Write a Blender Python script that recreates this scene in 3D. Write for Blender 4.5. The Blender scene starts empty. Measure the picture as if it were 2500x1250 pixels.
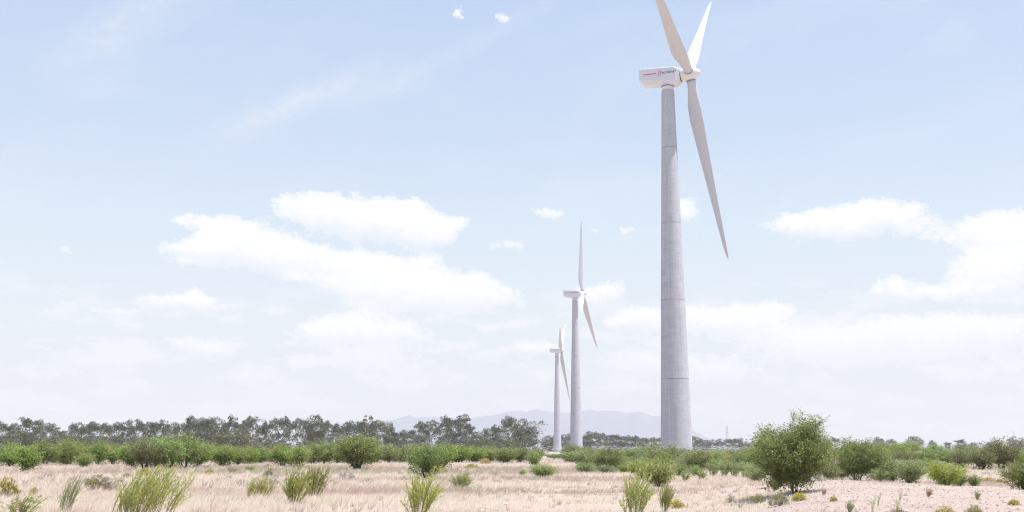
import bpy, math, random
import numpy as np
from mathutils import Vector, Matrix
R = math.radians
random.seed(7)

# ------------------------------------------------------------------ camera
sc = bpy.context.scene
col = sc.collection
F, T, CAMZ = 2740.0, math.atan(473.0 / 2740.0), 2.5        # focal length in photo pixels (2500 wide), upward tilt, eye height
cd = bpy.data.cameras.new('camera'); cam = bpy.data.objects.new('camera', cd); col.objects.link(cam)
cd.sensor_width = 36; cd.lens = 36 * F / 2500; cd.clip_start = .5; cd.clip_end = 60000
cam.location = (0, 0, CAMZ); cam.rotation_euler = (R(90) + T, 0, 0)
sc.camera = cam
# ------------------------------------------------------------------ light
SUN_EL, SUN_AZ = R(71.5), R(-12)          # azimuth from +X, negative towards the camera side
sv = Vector((math.cos(SUN_EL) * math.cos(SUN_AZ), math.cos(SUN_EL) * math.sin(SUN_AZ), math.sin(SUN_EL)))
sd = bpy.data.lights.new('sun', 'SUN'); so = bpy.data.objects.new('sun', sd); col.objects.link(so)
sd.energy = 4.2; sd.angle = R(.53); sd.color = (1, .965, .93)
so.rotation_euler = sv.to_track_quat('Z', 'Y').to_euler(); so.location = (0, 0, 300)
sc.view_settings.view_transform = 'Standard'; sc.view_settings.look = 'None'
sc.view_settings.exposure = .86; sc.view_settings.gamma = 1
cy = sc.cycles
cy.use_denoising = True; cy.denoising_prefilter = 'NONE'; sc.render.filter_size = 1.2; cy.pixel_filter_type = 'BLACKMAN_HARRIS'; cy.filter_width = 1.2; cy.max_bounces = 8; cy.diffuse_bounces = 3; cy.glossy_bounces = 2
cy.transmission_bounces = 4; cy.volume_bounces = 2; cy.transparent_max_bounces = 8
cy.use_adaptive_sampling = True; cy.adaptive_threshold = .01


def azel(px, py):
    """photo pixel -> azimuth, elevation in degrees"""
    x, d, u = px - 1250, F, 625 - py
    y = d * math.cos(T) - u * math.sin(T); z = d * math.sin(T) + u * math.cos(T)
    return math.degrees(math.atan2(x, y)), math.degrees(math.atan2(z, math.hypot(x, y)))


class NT:
    """small helper for node trees"""
    def __init__(s, tree):
        s.t = tree; tree.nodes.clear()
    def n(s, typ, **k):
        nd = s.t.nodes.new(typ)
        for a, v in k.items():
            if a == 'inp':
                for i, val in v.items(): s.set(nd.inputs[i], val)
            else: setattr(nd, a, v)
        return nd
    def set(s, sock, val):
        if isinstance(val, bpy.types.NodeSocket): s.t.links.new(val, sock)
        elif isinstance(val, bpy.types.Node): s.t.links.new(val.outputs[0], sock)
        elif hasattr(val, '__len__') and len(val) == 3 and sock.type == 'RGBA': sock.default_value = (*val, 1)
        else: sock.default_value = val
    def m(s, op, a, b=None, c=None, clamp=False):
        nd = s.n('ShaderNodeMath', operation=op, use_clamp=clamp)
        for i, v in enumerate((a, b, c)):
            if v is not None: s.set(nd.inputs[i], v)
        return nd.outputs[0]
    def v(s, op, a, b=None, c=None):
        nd = s.n('ShaderNodeVectorMath', operation=op)
        for i, v in enumerate((a, b, c)):
            if v is not None: s.set(nd.inputs[i], v)
        return nd.outputs['Value'] if op in ('DOT_PRODUCT', 'LENGTH') else nd.outputs[0]
    def mix(s, f, a, b, mode='MIX'):
        nd = s.n('ShaderNodeMix', data_type='RGBA', blend_type=mode)
        s.set(nd.inputs[0], f); s.set(nd.inputs[6], a); s.set(nd.inputs[7], b)
        return nd.outputs[2]
    def ramp(s, f, stops):
        nd = s.n('ShaderNodeValToRGB'); cr = nd.color_ramp
        while len(cr.elements) < len(stops): cr.elements.new(.5)
        for e, (p, c) in zip(cr.elements, stops): e.position = p; e.color = (*c, 1) if len(c) == 3 else c
        s.set(nd.inputs[0], f); return nd.outputs[0]
    def mr(s, v, a, b, c=0., d=1., t='SMOOTHSTEP'):
        nd = s.n('ShaderNodeMapRange', interpolation_type=t, clamp=True)
        for i, q in enumerate((v, a, b, c, d)): s.set(nd.inputs[i], q)
        return nd.outputs[0]
    def noise(s, vec, scale, detail=4, rough=.55, dist=0.):
        nd = s.n('ShaderNodeTexNoise')
        if vec is not None: s.set(nd.inputs['Vector'], vec)
        nd.inputs['Scale'].default_value = scale; nd.inputs['Detail'].default_value = detail
        nd.inputs['Roughness'].default_value = rough; nd.inputs['Distortion'].default_value = dist
        return nd


# ------------------------------------------------------------------ sky: daylight sky, thin veil and cumulus, all by direction
CLOUDS = [  # photo px: cx, cy, rx, ry, weight
 (760,508,90,30,1.1),(860,525,110,40,1.2),(960,548,110,37,1.2),(1050,575,65,31,1.1),(1005,512,55,26,.9),(1110,545,45,18,.6),
 (470,605,80,20,1),(560,592,90,36,1.1),(650,615,110,42,1.1),(760,636,110,26,1.1),(880,648,90,26,1.1),(450,635,50,14,.5),(550,548,70,20,.75),(450,532,60,13,.6),
 (870,690,90,32,1.1),(980,700,110,42,1.2),(1080,717,120,42,1.2),(1160,712,65,36,1.1),(720,680,40,14,.7),(1260,740,50,25,.45),(1040,640,45,13,.65),
 (1335,522,45,14,.75),(1235,597,55,18,.65),(1530,562,28,16,.55),(1450,562,22,10,.55),
 (490,735,42,26,1.1),(400,735,80,18,.9),(310,765,60,11,.75),(570,755,40,9,.5),(210,755,40,9,.5),(150,608,26,9,.75),
 (780,805,80,30,1),(870,795,80,36,1.1),(980,817,90,26,.85),(500,845,115,26,.9),(880,870,150,20,.65),
 (730,885,45,15,.65),(600,920,110,22,.65),(1000,910,140,26,.55),(120,910,100,26,.6),(350,945,60,22,.6),(750,950,200,22,.35),
 (1680,512,36,32,.9),(1490,708,55,26,1),(1420,722,40,18,.7),(1560,778,120,26,1),(1730,785,130,32,1.1),(1830,785,60,32,1),(1900,755,40,20,.9),
 (1310,845,80,20,1),(1960,548,80,24,1),(2060,540,100,42,1.2),(2190,522,80,28,1.1),(2240,570,50,22,.5),
 (2400,565,90,32,1.1),(2480,580,90,48,1.1),(2400,662,80,32,1.1),(2490,652,80,38,1.1),(2180,698,60,24,1),(2400,705,80,16,.9),(2280,715,60,13,.8),
 (2000,832,160,32,1),(2200,820,160,42,1.1),(2400,810,150,38,1.1),(2100,875,220,20,.5),
 (1560,880,120,28,.8),(1740,900,110,30,.8),(2450,900,100,18,.6),(2000,925,220,20,.4),(1350,960,250,16,.3),
 (1123,25,22,14,.8),(1222,38,32,11,.7),
 # clouds out of the picture, so that the sky stays one when the view moves
 (-400,620,150,45,1.1),(-250,760,120,35,1),(-700,700,180,50,1),(2850,600,180,50,1.1),(3000,760,150,40,1),(2750,860,160,30,.9),(-200,880,150,25,.8)]
w = bpy.data.worlds.new('World'); sc.world = w; w.use_nodes = True
N = NT(w.node_tree)
tc = N.n('ShaderNodeTexCoord').outputs['Generated']
sky = N.n('ShaderNodeTexSky', sky_type='NISHITA', sun_disc=False, sun_elevation=SUN_EL, sun_rotation=R(90) - SUN_AZ,
          altitude=100, air_density=1.0, dust_density=1.2, ozone_density=1.0)
dn = N.v('NORMALIZE', tc)
sx = N.n('ShaderNodeSeparateXYZ', inp={0: dn})
az = N.m('MULTIPLY', N.m('ARCTAN2', sx.outputs[0], sx.outputs[1]), 180 / math.pi)
el = N.m('MULTIPLY', N.m('ARCSINE', sx.outputs[2]), 180 / math.pi)
uv = N.n('ShaderNodeCombineXYZ', inp={0: az, 1: el}).outputs[0]
w1 = N.v('MULTIPLY', N.v('SUBTRACT', N.noise(uv, .55, 3).outputs['Color'], (.5, .5, .5)), (1.5, .7, 0))
w2 = N.v('MULTIPLY', N.v('SUBTRACT', N.noise(uv, 2.4, 4, .6).outputs['Color'], (.5, .5, .5)), (.9, .5, 0))
uvw = N.v('ADD', uv, N.v('ADD', w1, w2))
acc = None; mom = None
for cx, cyy, rx, ry, wt in CLOUDS:
    a, e = azel(cx, cyy); kx, ky = 180 / math.pi / F * rx * 1.0, 180 / math.pi / F * ry * 1.14
    q = N.v('MULTIPLY_ADD', uvw, (1 / kx, 1 / ky, 0), (-a / kx, -e / ky, 0))
    r2 = N.v('DOT_PRODUCT', q, q)
    g = N.m('POWER', .37, r2)
    gw = N.m('MULTIPLY', g, wt); qy = N.v('DOT_PRODUCT', q, (0, 1, 0))
    acc = gw if acc is None else N.m('ADD', gw, acc)
    mom = N.m('MULTIPLY', gw, qy) if mom is None else N.m('MULTIPLY_ADD', gw, qy, mom)
hgt = N.m('DIVIDE', mom, N.m('MAXIMUM', acc, .05))          # how high in its cloud: pale tops, faintly grey soft undersides
fb = N.noise(N.v('MULTIPLY', uv, (1, 1.5, 1)), 1.3, 8, .62).outputs['Fac']
wisp = N.m('MULTIPLY_ADD', N.m('SUBTRACT', fb, .5), 1.15, acc)
fb2 = N.noise(N.v('MULTIPLY', uv, (1, 1.4, 1)), 5., 5, .6).outputs['Fac']
wisp = N.m('MULTIPLY_ADD', N.m('SUBTRACT', fb2, .5), .62, wisp)
cov = N.m('ADD', N.m('MULTIPLY', N.mr(wisp, .40, .60), .66), N.m('MULTIPLY', N.mr(wisp, .42, 1.0), .34))
cov = N.m('MULTIPLY', cov, N.mr(hgt, -1.3, -.1, .45, 1.))
# faint cloud banks low over the horizon
bank = N.noise(N.v('MULTIPLY', uvw, (.22, .75, 1)), 1., 7, .6).outputs['Fac']
cov = N.m('MAXIMUM', cov, N.m('MULTIPLY', N.m('MULTIPLY', N.mr(bank, .47, .60), N.mr(el, 9, 6.)), .85))
core = N.m('MULTIPLY', N.mr(wisp, .4, 1.0), N.mr(N.m('MULTIPLY_ADD', N.m('SUBTRACT', fb, .5), 1.6, hgt), -.75, .35))
# long soft cirrus veil, slanted
cuv = N.v('MULTIPLY', N.v('ADD', uv, N.v('MULTIPLY', N.n('ShaderNodeCombineXYZ', inp={0: el, 1: az}).outputs[0], (.9, -.34, 0))), (.09, .28, 1))
cir = N.mr(N.noise(cuv, 1.0, 5, .5, .4).outputs['Fac'], .47, .75)
cir = N.m('MULTIPLY', cir, N.mr(el, 4, 14))
cirp = None
for cx, cyy, rx, ry, wt in [(640,290,150,40,.8),(800,220,150,30,.6),(240,95,110,45,.7),(330,20,90,30,.5),(1200,80,220,22,.35),(980,190,120,22,.35)]:
    a, e = azel(cx, cyy); kx, ky = 180 / math.pi / F * rx, 180 / math.pi / F * ry
    qq = N.v('SUBTRACT', uvw, (a, e, 0)); sq = N.n('ShaderNodeSeparateXYZ', inp={0: qq})
    ca, sa = math.cos(R(26)), math.sin(R(26))
    p1 = N.m('ADD', N.m('MULTIPLY', sq.outputs[0], ca / kx), N.m('MULTIPLY', sq.outputs[1], sa / kx))
    p2 = N.m('ADD', N.m('MULTIPLY', sq.outputs[0], -sa / ky), N.m('MULTIPLY', sq.outputs[1], ca / ky))
    g = N.m('MULTIPLY', N.m('POWER', .4, N.m('ADD', N.m('MULTIPLY', p1, p1), N.m('MULTIPLY', p2, p2))), wt)
    cirp = g if cirp is None else N.m('ADD', cirp, g)
cir = N.m('ADD', N.m('MULTIPLY', cir, .34), N.m('MULTIPLY', cirp, N.mr(fb, .25, .7, .25, .8)), clamp=True)
nish = N.v('SCALE', sky.outputs[0]); N.set(nish.node.inputs['Scale'], .12)
# high thin haze layer that whitens the sky, strongest near the horizon
VEIL = N.ramp(N.mr(el, 0, 30, t='LINEAR'), [(0, (.37, .395, .415)), (.10, (.40, .425, .435)), (.2, (.42, .455, .465)), (.38, (.38, .445, .495)), (.53, (.33, .395, .49)), (.7, (.305, .38, .49)), (1, (.22, .32, .54))])
f = N.mr(el, 0, 45, .88, .55, 'LINEAR')
base = N.mix(f, nish, VEIL)
base = N.mix(N.m('MULTIPLY', cir, .55), base, (.50, .52, .55))
cc = N.mix(core, (.535, .54, .56), (.61, .61, .61))
cc = N.mix(N.mr(el, 1, 7), (.545, .55, .55), cc)
opac = N.mr(el, 0, 6, .75, .97)
fin = N.mix(N.m('MULTIPLY', cov, opac), base, cc)
fin = N.mix(N.mr(el, -3, -.5), (.38, .34, .31), fin)
bg = N.n('ShaderNodeBackground', inp={0: fin, 1: 1.0})
o = N.n('ShaderNodeOutputWorld'); w.node_tree.links.new(bg.outputs[0], o.inputs[0])
w.cycles.sampling_method = 'MANUAL'; w.cycles.sample_map_resolution = 512


# ------------------------------------------------------------------ helpers
def tag(o, label=None, cat=None, group=None, kind=None):
    for k, v in (('label', label), ('category', cat), ('group', group), ('kind', kind)):
        if v: o[k] = v
    return o

def link(name, data, parent=None):
    o = bpy.data.objects.new(name, data); col.objects.link(o)
    if parent: o.parent = parent
    return o

def mesh(name, V, polys, mat, attrs=None, smooth=False):
    """polys: list of integer arrays (m,k)"""
    V = np.asarray(V, np.float32).reshape(-1, 3); me = bpy.data.meshes.new(name)
    polys = [np.asarray(p, np.int32) for p in polys if len(p)]
    loops = np.concatenate([p.ravel() for p in polys]); cnt = np.concatenate([np.full(len(p), p.shape[1], np.int32) for p in polys])
    st = np.concatenate([[0], np.cumsum(cnt)[:-1]]).astype(np.int32)
    me.vertices.add(len(V)); me.vertices.foreach_set('co', V.ravel())
    me.loops.add(len(loops)); me.loops.foreach_set('vertex_index', loops)
    me.polygons.add(len(cnt)); me.polygons.foreach_set('loop_start', st); me.polygons.foreach_set('loop_total', cnt)
    me.polygons.foreach_set('use_smooth', np.full(len(cnt), smooth))
    for k, (dom, arr) in (attrs or {}).items():
        a = me.attributes.new(k, 'FLOAT', dom); a.data.foreach_set('value', np.asarray(arr, np.float32))
    me.update(calc_edges=True); me.materials.append(mat)
    return me

class Geo:
    def __init__(s): s.V = []; s.P = {}; s.n = 0
    def add(s, V, P):
        V = np.asarray(V, float).reshape(-1, 3)
        for p in P:
            p = np.asarray(p)
            if len(p): s.P.setdefault(p.shape[1], []).append(p + s.n)
        s.V.append(V); s.n += len(V)
    def tube(s, pts, rad, k=6, cap=True):
        pts = np.asarray(pts, float); n = len(pts); rad = np.broadcast_to(rad, (n,))
        d = np.gradient(pts, axis=0); d /= np.linalg.norm(d, axis=1)[:, None] + 1e-9
        ref = np.array([0, 0, 1.]) if abs(d[:, 2]).mean() < .8 else np.array([1., 0, 0])
        a = np.cross(d, ref); a /= np.linalg.norm(a, axis=1)[:, None] + 1e-9; b = np.cross(d, a)
        th = np.arange(k) * 2 * np.pi / k
        V = pts[:, None] + rad[:, None, None] * (np.cos(th)[None, :, None] * a[:, None] + np.sin(th)[None, :, None] * b[:, None])
        i, j = np.meshgrid(np.arange(n - 1), np.arange(k), indexing='ij'); j2 = (j + 1) % k
        Q = np.stack([i * k + j, i * k + j2, (i + 1) * k + j2, (i + 1) * k + j], -1).reshape(-1, 4)
        P = [Q]
        if cap: P.append(np.arange(k)[::-1][None]); P.append((np.arange(k) + (n - 1) * k)[None])
        s.add(V.reshape(-1, 3), P)
    def box(s, lo, hi):
        x0, y0, z0 = lo; x1, y1, z1 = hi
        s.add([(x0,y0,z0),(x1,y0,z0),(x1,y1,z0),(x0,y1,z0),(x0,y0,z1),(x1,y0,z1),(x1,y1,z1),(x0,y1,z1)],
              [[(3,2,1,0),(4,5,6,7),(0,1,5,4),(1,2,6,5),(2,3,7,6),(3,0,4,7)]])
    def loft(s, rings, cap=True):
        rings = np.asarray(rings, float); n, k = rings.shape[:2]
        i, j = np.meshgrid(np.arange(n - 1), np.arange(k), indexing='ij'); j2 = (j + 1) % k
        P = [np.stack([i * k + j, i * k + j2, (i + 1) * k + j2, (i + 1) * k + j], -1).reshape(-1, 4)]
        if cap: P.append(np.arange(k)[::-1][None]); P.append((np.arange(k) + (n - 1) * k)[None])
        s.add(rings.reshape(-1, 3), P)
    def me(s, name, mat, smooth=False, attrs=None):
        return mesh(name, np.concatenate(s.V), [np.concatenate(v) for v in s.P.values()], mat, attrs, smooth)

def hash2(ix, iy, seed):
    h = (ix.astype(np.int64) * 374761393 + iy.astype(np.int64) * 668265263 + seed * 974711) & 0x7fffffff
    h = ((h ^ (h >> 13)) * 1274126177) & 0x7fffffff
    return ((h ^ (h >> 16)) & 0xffff) / 65535.0
def vnoise(x, y, seed=0):
    x = np.asarray(x, float); y = np.asarray(y, float)
    ix, iy = np.floor(x), np.floor(y); fx, fy = x - ix, y - iy; fx = fx*fx*(3-2*fx); fy = fy*fy*(3-2*fy)
    a, b, c, d = hash2(ix, iy, seed), hash2(ix+1, iy, seed), hash2(ix, iy+1, seed), hash2(ix+1, iy+1, seed)
    return (a*(1-fx)+b*fx)*(1-fy) + (c*(1-fx)+d*fx)*fy
def fbm(x, y, o=4, seed=0):
    return sum(vnoise(x*2**k, y*2**k, seed+k) * .5**k for k in range(o)) / sum(.5**k for k in range(o))
def sstep(a, b, v):
    t = np.clip((np.asarray(v, float) - a) / (b - a), 0, 1); return t*t*(3-2*t)

def mound(x, y):
    """low gravel bank on the right; its far lip runs obliquely away to the left"""
    lat = sstep(.155, .30, x / np.maximum(y, 1) + .02 * (vnoise(x*.3, y*.3, 5) - .5))
    lip = 67 - (x / np.maximum(y, 1) - .29) * 100
    return lat * (1 - sstep(lip - 1.5, lip + 5, y)) * (1 - .35 * sstep(30, 8, y))
def gz(x, y):
    x = np.asarray(x, float); y = np.asarray(y, float); r = np.hypot(x, y)
    z = .10 * (fbm(x*.07, y*.07, 3, 1) - .5) * (1 - sstep(300, 900, r))
    z = z + (.16 * (fbm(x*.45, y*.45, 3, 11) - .5)) * (1 - sstep(90, 200, r)) * sstep(3, 15, r)
    return z + .78 * mound(x, y)
def bare(x, y):
    """trampled, nearly bare patches in the grass"""
    return sstep(.56, .66, fbm(x * .16, y * .11, 4, 141) + .06 * (y < 62) * (abs(x / np.maximum(y, 1)) < .16)) * (y > 0) * (y < 110)
def at(px, py):
    """photo pixel of a foot point -> ground position"""
    x, u = px - 1250, 625 - py
    d = Vector((x, F * math.cos(T) - u * math.sin(T), F * math.sin(T) + u * math.cos(T)))
    if d.z >= -1: d.z = -1
    t = -CAMZ / d.z
    for k in range(12): t = (float(gz(d.x * t, d.y * t)) - CAMZ) / d.z
    return d.x * t, d.y * t
def dist_row(py): return CAMZ / math.tan(math.atan((py - 625) / F) - T)


# ------------------------------------------------------------------ materials
def mat(name):
    m = bpy.data.materials.new(name); m.use_nodes = True; return m, NT(m.node_tree)
def finish(m, N, shader, disp=None):
    o = N.n('ShaderNodeOutputMaterial'); N.t.links.new(shader.outputs[0], o.inputs[0]); return m
def pbr(N, c, rough=.6, spec=.3, bump=None, bs=.3, metal=0.):
    b = N.n('ShaderNodeBsdfPrincipled', inp={'Base Color': c, 'Roughness': rough, 'Specular IOR Level': spec, 'Metallic': metal})
    if bump is not None:
        bn = N.n('ShaderNodeBump', inp={'Strength': bs, 'Distance': .05, 'Height': bump}); N.t.links.new(bn.outputs[0], b.inputs['Normal'])
    return b
def simple(name, c, rough=.6, spec=.3, var=.08, scale=2., metal=0.):
    m, N = mat(name); tcn = N.n('ShaderNodeTexCoord').outputs['Object']
    n = N.noise(tcn, scale, 5, .6).outputs['Fac']
    cc = N.mix(n, tuple(v * (1 - var) for v in c), tuple(min(1, v * (1 + var)) for v in c))
    return finish(m, N, pbr(N, cc, rough, spec, metal=metal))

def foliage(name, dark, mid, light, transl=.3, rv=.22, dead=None):
    """per-leaf tint attribute, object random, leaves let some light through"""
    m, N = mat(name)
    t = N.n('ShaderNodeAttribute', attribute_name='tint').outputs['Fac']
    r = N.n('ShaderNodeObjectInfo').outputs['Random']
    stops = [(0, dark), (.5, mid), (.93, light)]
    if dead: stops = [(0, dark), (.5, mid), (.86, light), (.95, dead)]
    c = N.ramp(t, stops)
    hs = N.n('ShaderNodeHueSaturation', inp={'Hue': N.mr(r, 0, 1, .5 - .02, .5 + .02, 'LINEAR'), 'Value': N.mr(N.m('FRACT', N.m('MULTIPLY', r, 7.3)), 0, 1, 1 - rv, 1 + rv, 'LINEAR'),
         'Saturation': N.mr(N.m('FRACT', N.m('MULTIPLY', r, 3.7)), 0, 1, .85, 1.1, 'LINEAR'), 'Color': c})
    b = pbr(N, hs.outputs[0], .5, .35)
    tr = N.n('ShaderNodeBsdfTranslucent', inp={0: N.mix(.4, hs.outputs[0], (.25, .3, .04))})
    mx = N.n('ShaderNodeMixShader', inp={0: transl}); N.t.links.new(b.outputs[0], mx.inputs[1]); N.t.links.new(tr.outputs[0], mx.inputs[2])
    return finish(m, N, mx)

M_BUSH = foliage('bush_leaves', (.055,.08,.02), (.20,.275,.07), (.44,.50,.18), .32, .18, (.22,.14,.06))
M_BIG = foliage('acacia_leaves', (.065,.09,.025), (.19,.24,.07), (.38,.43,.17), .3, .1, (.28,.17,.08))
M_OLIVE = foliage('olive_bush_leaves', (.07,.08,.035), (.18,.185,.085), (.34,.34,.18), .28, .15, (.22,.14,.09))
M_BLUE = foliage('blue_green_leaves', (.07,.10,.045), (.22,.28,.115), (.44,.49,.24), .25, .15)
M_EUC = foliage('gum_leaves', (.045,.06,.046), (.11,.125,.09), (.26,.28,.20), .12, .2, (.17,.13,.09))
M_EUC2 = foliage('round_gum_leaves', (.06,.068,.035), (.11,.115,.06), (.17,.17,.09), .15, .16, (.2,.14,.10))
M_WAND = foliage('young_shrub_leaves', (.12,.16,.04), (.30,.36,.09), (.54,.58,.18), .38, .12, (.55,.5,.05))
M_LIME = foliage('lime_shrub_leaves', (.20,.25,.07), (.44,.50,.12), (.72,.72,.22), .38, .1, (.75,.68,.05))
M_SOFT = foliage('soft_green_leaves', (.14,.17,.07), (.30,.35,.15), (.50,.54,.29), .35, .12)
M_ORANGE = foliage('ochre_scrub_leaves', (.28,.23,.07), (.50,.38,.10), (.72,.52,.13), .3, .12)
M_YELLOW = foliage('yellow_flower_scrub', (.22,.2,.05), (.5,.42,.04), (.75,.6,.04), .3, .08)
M_PALE = foliage('pale_scrub_leaves', (.2,.19,.09), (.36,.33,.16), (.5,.44,.22), .3, .1)
M_GREY = foliage('dry_grey_twigs', (.2,.17,.16), (.34,.3,.29), (.5,.45,.43), .2, .15)
M_REDTUFT = foliage('reddish_dry_tuft', (.25,.13,.09), (.4,.24,.17), (.5,.34,.24), .2, .1)
M_BARK = simple('bark', (.11,.085,.065), .9, .1, .4, 3)
M_PBARK = simple('pale_gum_bark', (.46,.42,.39), .8, .1, .4, 1.2)
M_STEM = simple('green_stem', (.30,.27,.13), .8, .1, .3, 3)

def ground_mat():
    m, N = mat('dry_ground'); P = N.n('ShaderNodeNewGeometry').outputs['Position']
    gr = N.n('ShaderNodeAttribute', attribute_name='gravel').outputs['Fac']
    sand = N.n('ShaderNodeAttribute', attribute_name='sand').outputs['Fac']
    big = N.noise(N.v('MULTIPLY', P, (.5, 1, 1)), .035, 5, .6).outputs['Fac']
    fine = N.noise(P, 4.5, 6, .7).outputs['Fac']
    mid = N.noise(P, .5, 5, .65).outputs['Fac']
    straw = N.mix(mid, (.36,.285,.225), (.52,.435,.36))
    mauve = N.mix(fine, (.31,.24,.205), (.46,.375,.325))
    c = N.mix(N.mr(big, .42, .62), straw, mauve)
    c = N.mix(N.mr(fine, .35, .7, 0, .4), c, (.50,.41,.33))
    soil = N.mix(fine, (.30,.20,.165), (.52,.40,.34))
    c = N.mix(N.mr(mid, .58, .75, 0, .6), c, soil)
    # gravel bank: pale pinkish chips on reddish soil
    vo = N.n('ShaderNodeTexVoronoi', inp={'Vector': P, 'Scale': 13.}); vo2 = N.n('ShaderNodeTexVoronoi', inp={'Vector': P, 'Scale': 34.})
    chip = N.mix(N.n('ShaderNodeSeparateXYZ', inp={0: vo.outputs['Color']}).outputs[0], (.34,.26,.22), (.52,.435,.38))
    chip2 = N.mix(N.n('ShaderNodeSeparateXYZ', inp={0: vo2.outputs['Color']}).outputs[0], (.36,.28,.24), (.51,.43,.375))
    g = N.mix(.5, chip, chip2)
    g = N.mix(N.mr(mid, .5, .72, 0, .55), g, (.42,.315,.265))
    c = N.mix(gr, c, g)
    c = N.mix(N.m('MULTIPLY', N.n('ShaderNodeAttribute', attribute_name='bare').outputs['Fac'], N.mr(fine, .3, .6, .4, .95)), c, N.mix(mid, (.30,.225,.185), (.44,.355,.30)))
    c = N.mix(sand, c, N.mix(fine, (.42,.34,.28), (.54,.46,.39)))
    h = N.m('ADD', N.m('MULTIPLY', fine, .6), N.m('MULTIPLY', vo.outputs['Distance'], N.m('MULTIPLY', gr, 2.)))
    return finish(m, N, pbr(N, c, .95, .05, h, .7))

def concrete():
    m, N = mat('tower_concrete'); P = N.n('ShaderNodeTexCoord').outputs['Object']
    s = N.n('ShaderNodeSeparateXYZ', inp={0: P})
    ang = N.m('ARCTAN2', s.outputs[1], s.outputs[0])
    cyl = N.n('ShaderNodeCombineXYZ', inp={0: N.m('COSINE', ang), 1: N.m('SINE', ang), 2: N.m('MULTIPLY', s.outputs[2], .3)}).outputs[0]
    blot = N.noise(cyl, 1.6, 6, .65).outputs['Fac']
    bands = N.noise(N.n('ShaderNodeCombineXYZ', inp={0: N.m('MULTIPLY', ang, .35), 2: s.outputs[2]}).outputs[0], 1.7, 5, .75).outputs['Fac']
    streak = N.noise(N.n('ShaderNodeCombineXYZ', inp={0: N.m('MULTIPLY', ang, 7.), 2: N.m('MULTIPLY', s.outputs[2], .05)}).outputs[0], 1., 4, .7).outputs['Fac']
    c = N.mix(blot, (.36,.37,.42), (.60,.61,.67))
    c = N.mix(N.mr(bands, .35, .7, .32, 0), c, (.35,.35,.37))
    c = N.mix(N.mr(streak, .48, .7, 0, .5), c, (.33,.335,.365))
    # formwork joints about every 1.1 m, worn and broken
    fr = N.m('ABSOLUTE', N.m('SUBTRACT', N.m('FRACT', N.m('DIVIDE', s.outputs[2], 1.12)), .5))
    ln = N.m('MULTIPLY', N.mr(fr, .05, .0), N.mr(N.noise(cyl, 5., 3).outputs['Fac'], .45, .62))
    c = N.mix(N.m('MULTIPLY', ln, .6), c, (.24,.24,.25))
    spots = N.n('ShaderNodeTexVoronoi', inp={'Vector': N.v('MULTIPLY', cyl, (6, 6, 14)), 'Scale': 1.})
    c = N.mix(N.m('MULTIPLY', N.mr(spots.outputs['Distance'], .16, .06), .35), c, (.25,.25,.26))
    return finish(m, N, pbr(N, c, .85, .2, blot, .2))

def gelcoat(name, c, dirt=.1):
    m, N = mat(name); P = N.n('ShaderNodeTexCoord').outputs['Object']
    n = N.noise(N.v('MULTIPLY', P, (1, 1, .15)), 1.3, 6, .65).outputs['Fac']
    cc = N.mix(N.mr(n, .45, .75, 0, dirt * 3), c, tuple(v * .8 for v in c))
    return finish(m, N, pbr(N, cc, .38, .4))

M_GROUND = ground_mat(); M_CONC = concrete()
M_BLADE = gelcoat('blade_gelcoat', (.52,.53,.575)); M_NAC = gelcoat('nacelle_shell', (.64,.65,.70)); M_HUB = gelcoat('spinner_shell', (.68,.68,.69))
M_DARK = simple('dark_joint', (.05,.045,.045), .8); M_RED = simple('red_paint', (.42,.02,.09), .4); M_NAVY = simple('navy_paint', (.03,.05,.10), .4)
M_SEAM = simple('joint_mortar', (.55,.55,.56), .9); M_JOINT = simple('section_joint', (.22,.22,.24), .9)
M_STEEL = simple('galvanised_steel', (.42,.43,.46), .5, .4, .1, 2, .3)
M_STONE = simple('pale_stone', (.55,.46,.39), .95, .1, .25, 3); M_PEB = simple('pebble', (.42,.34,.30), .95, .1, .35, 3)
M_MOUNT = simple('mountain_rock', (.09,.11,.17), 1, 0, .3, .002)
M_WOOD = simple('weathered_pole', (.25,.21,.18), .9)

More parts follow.
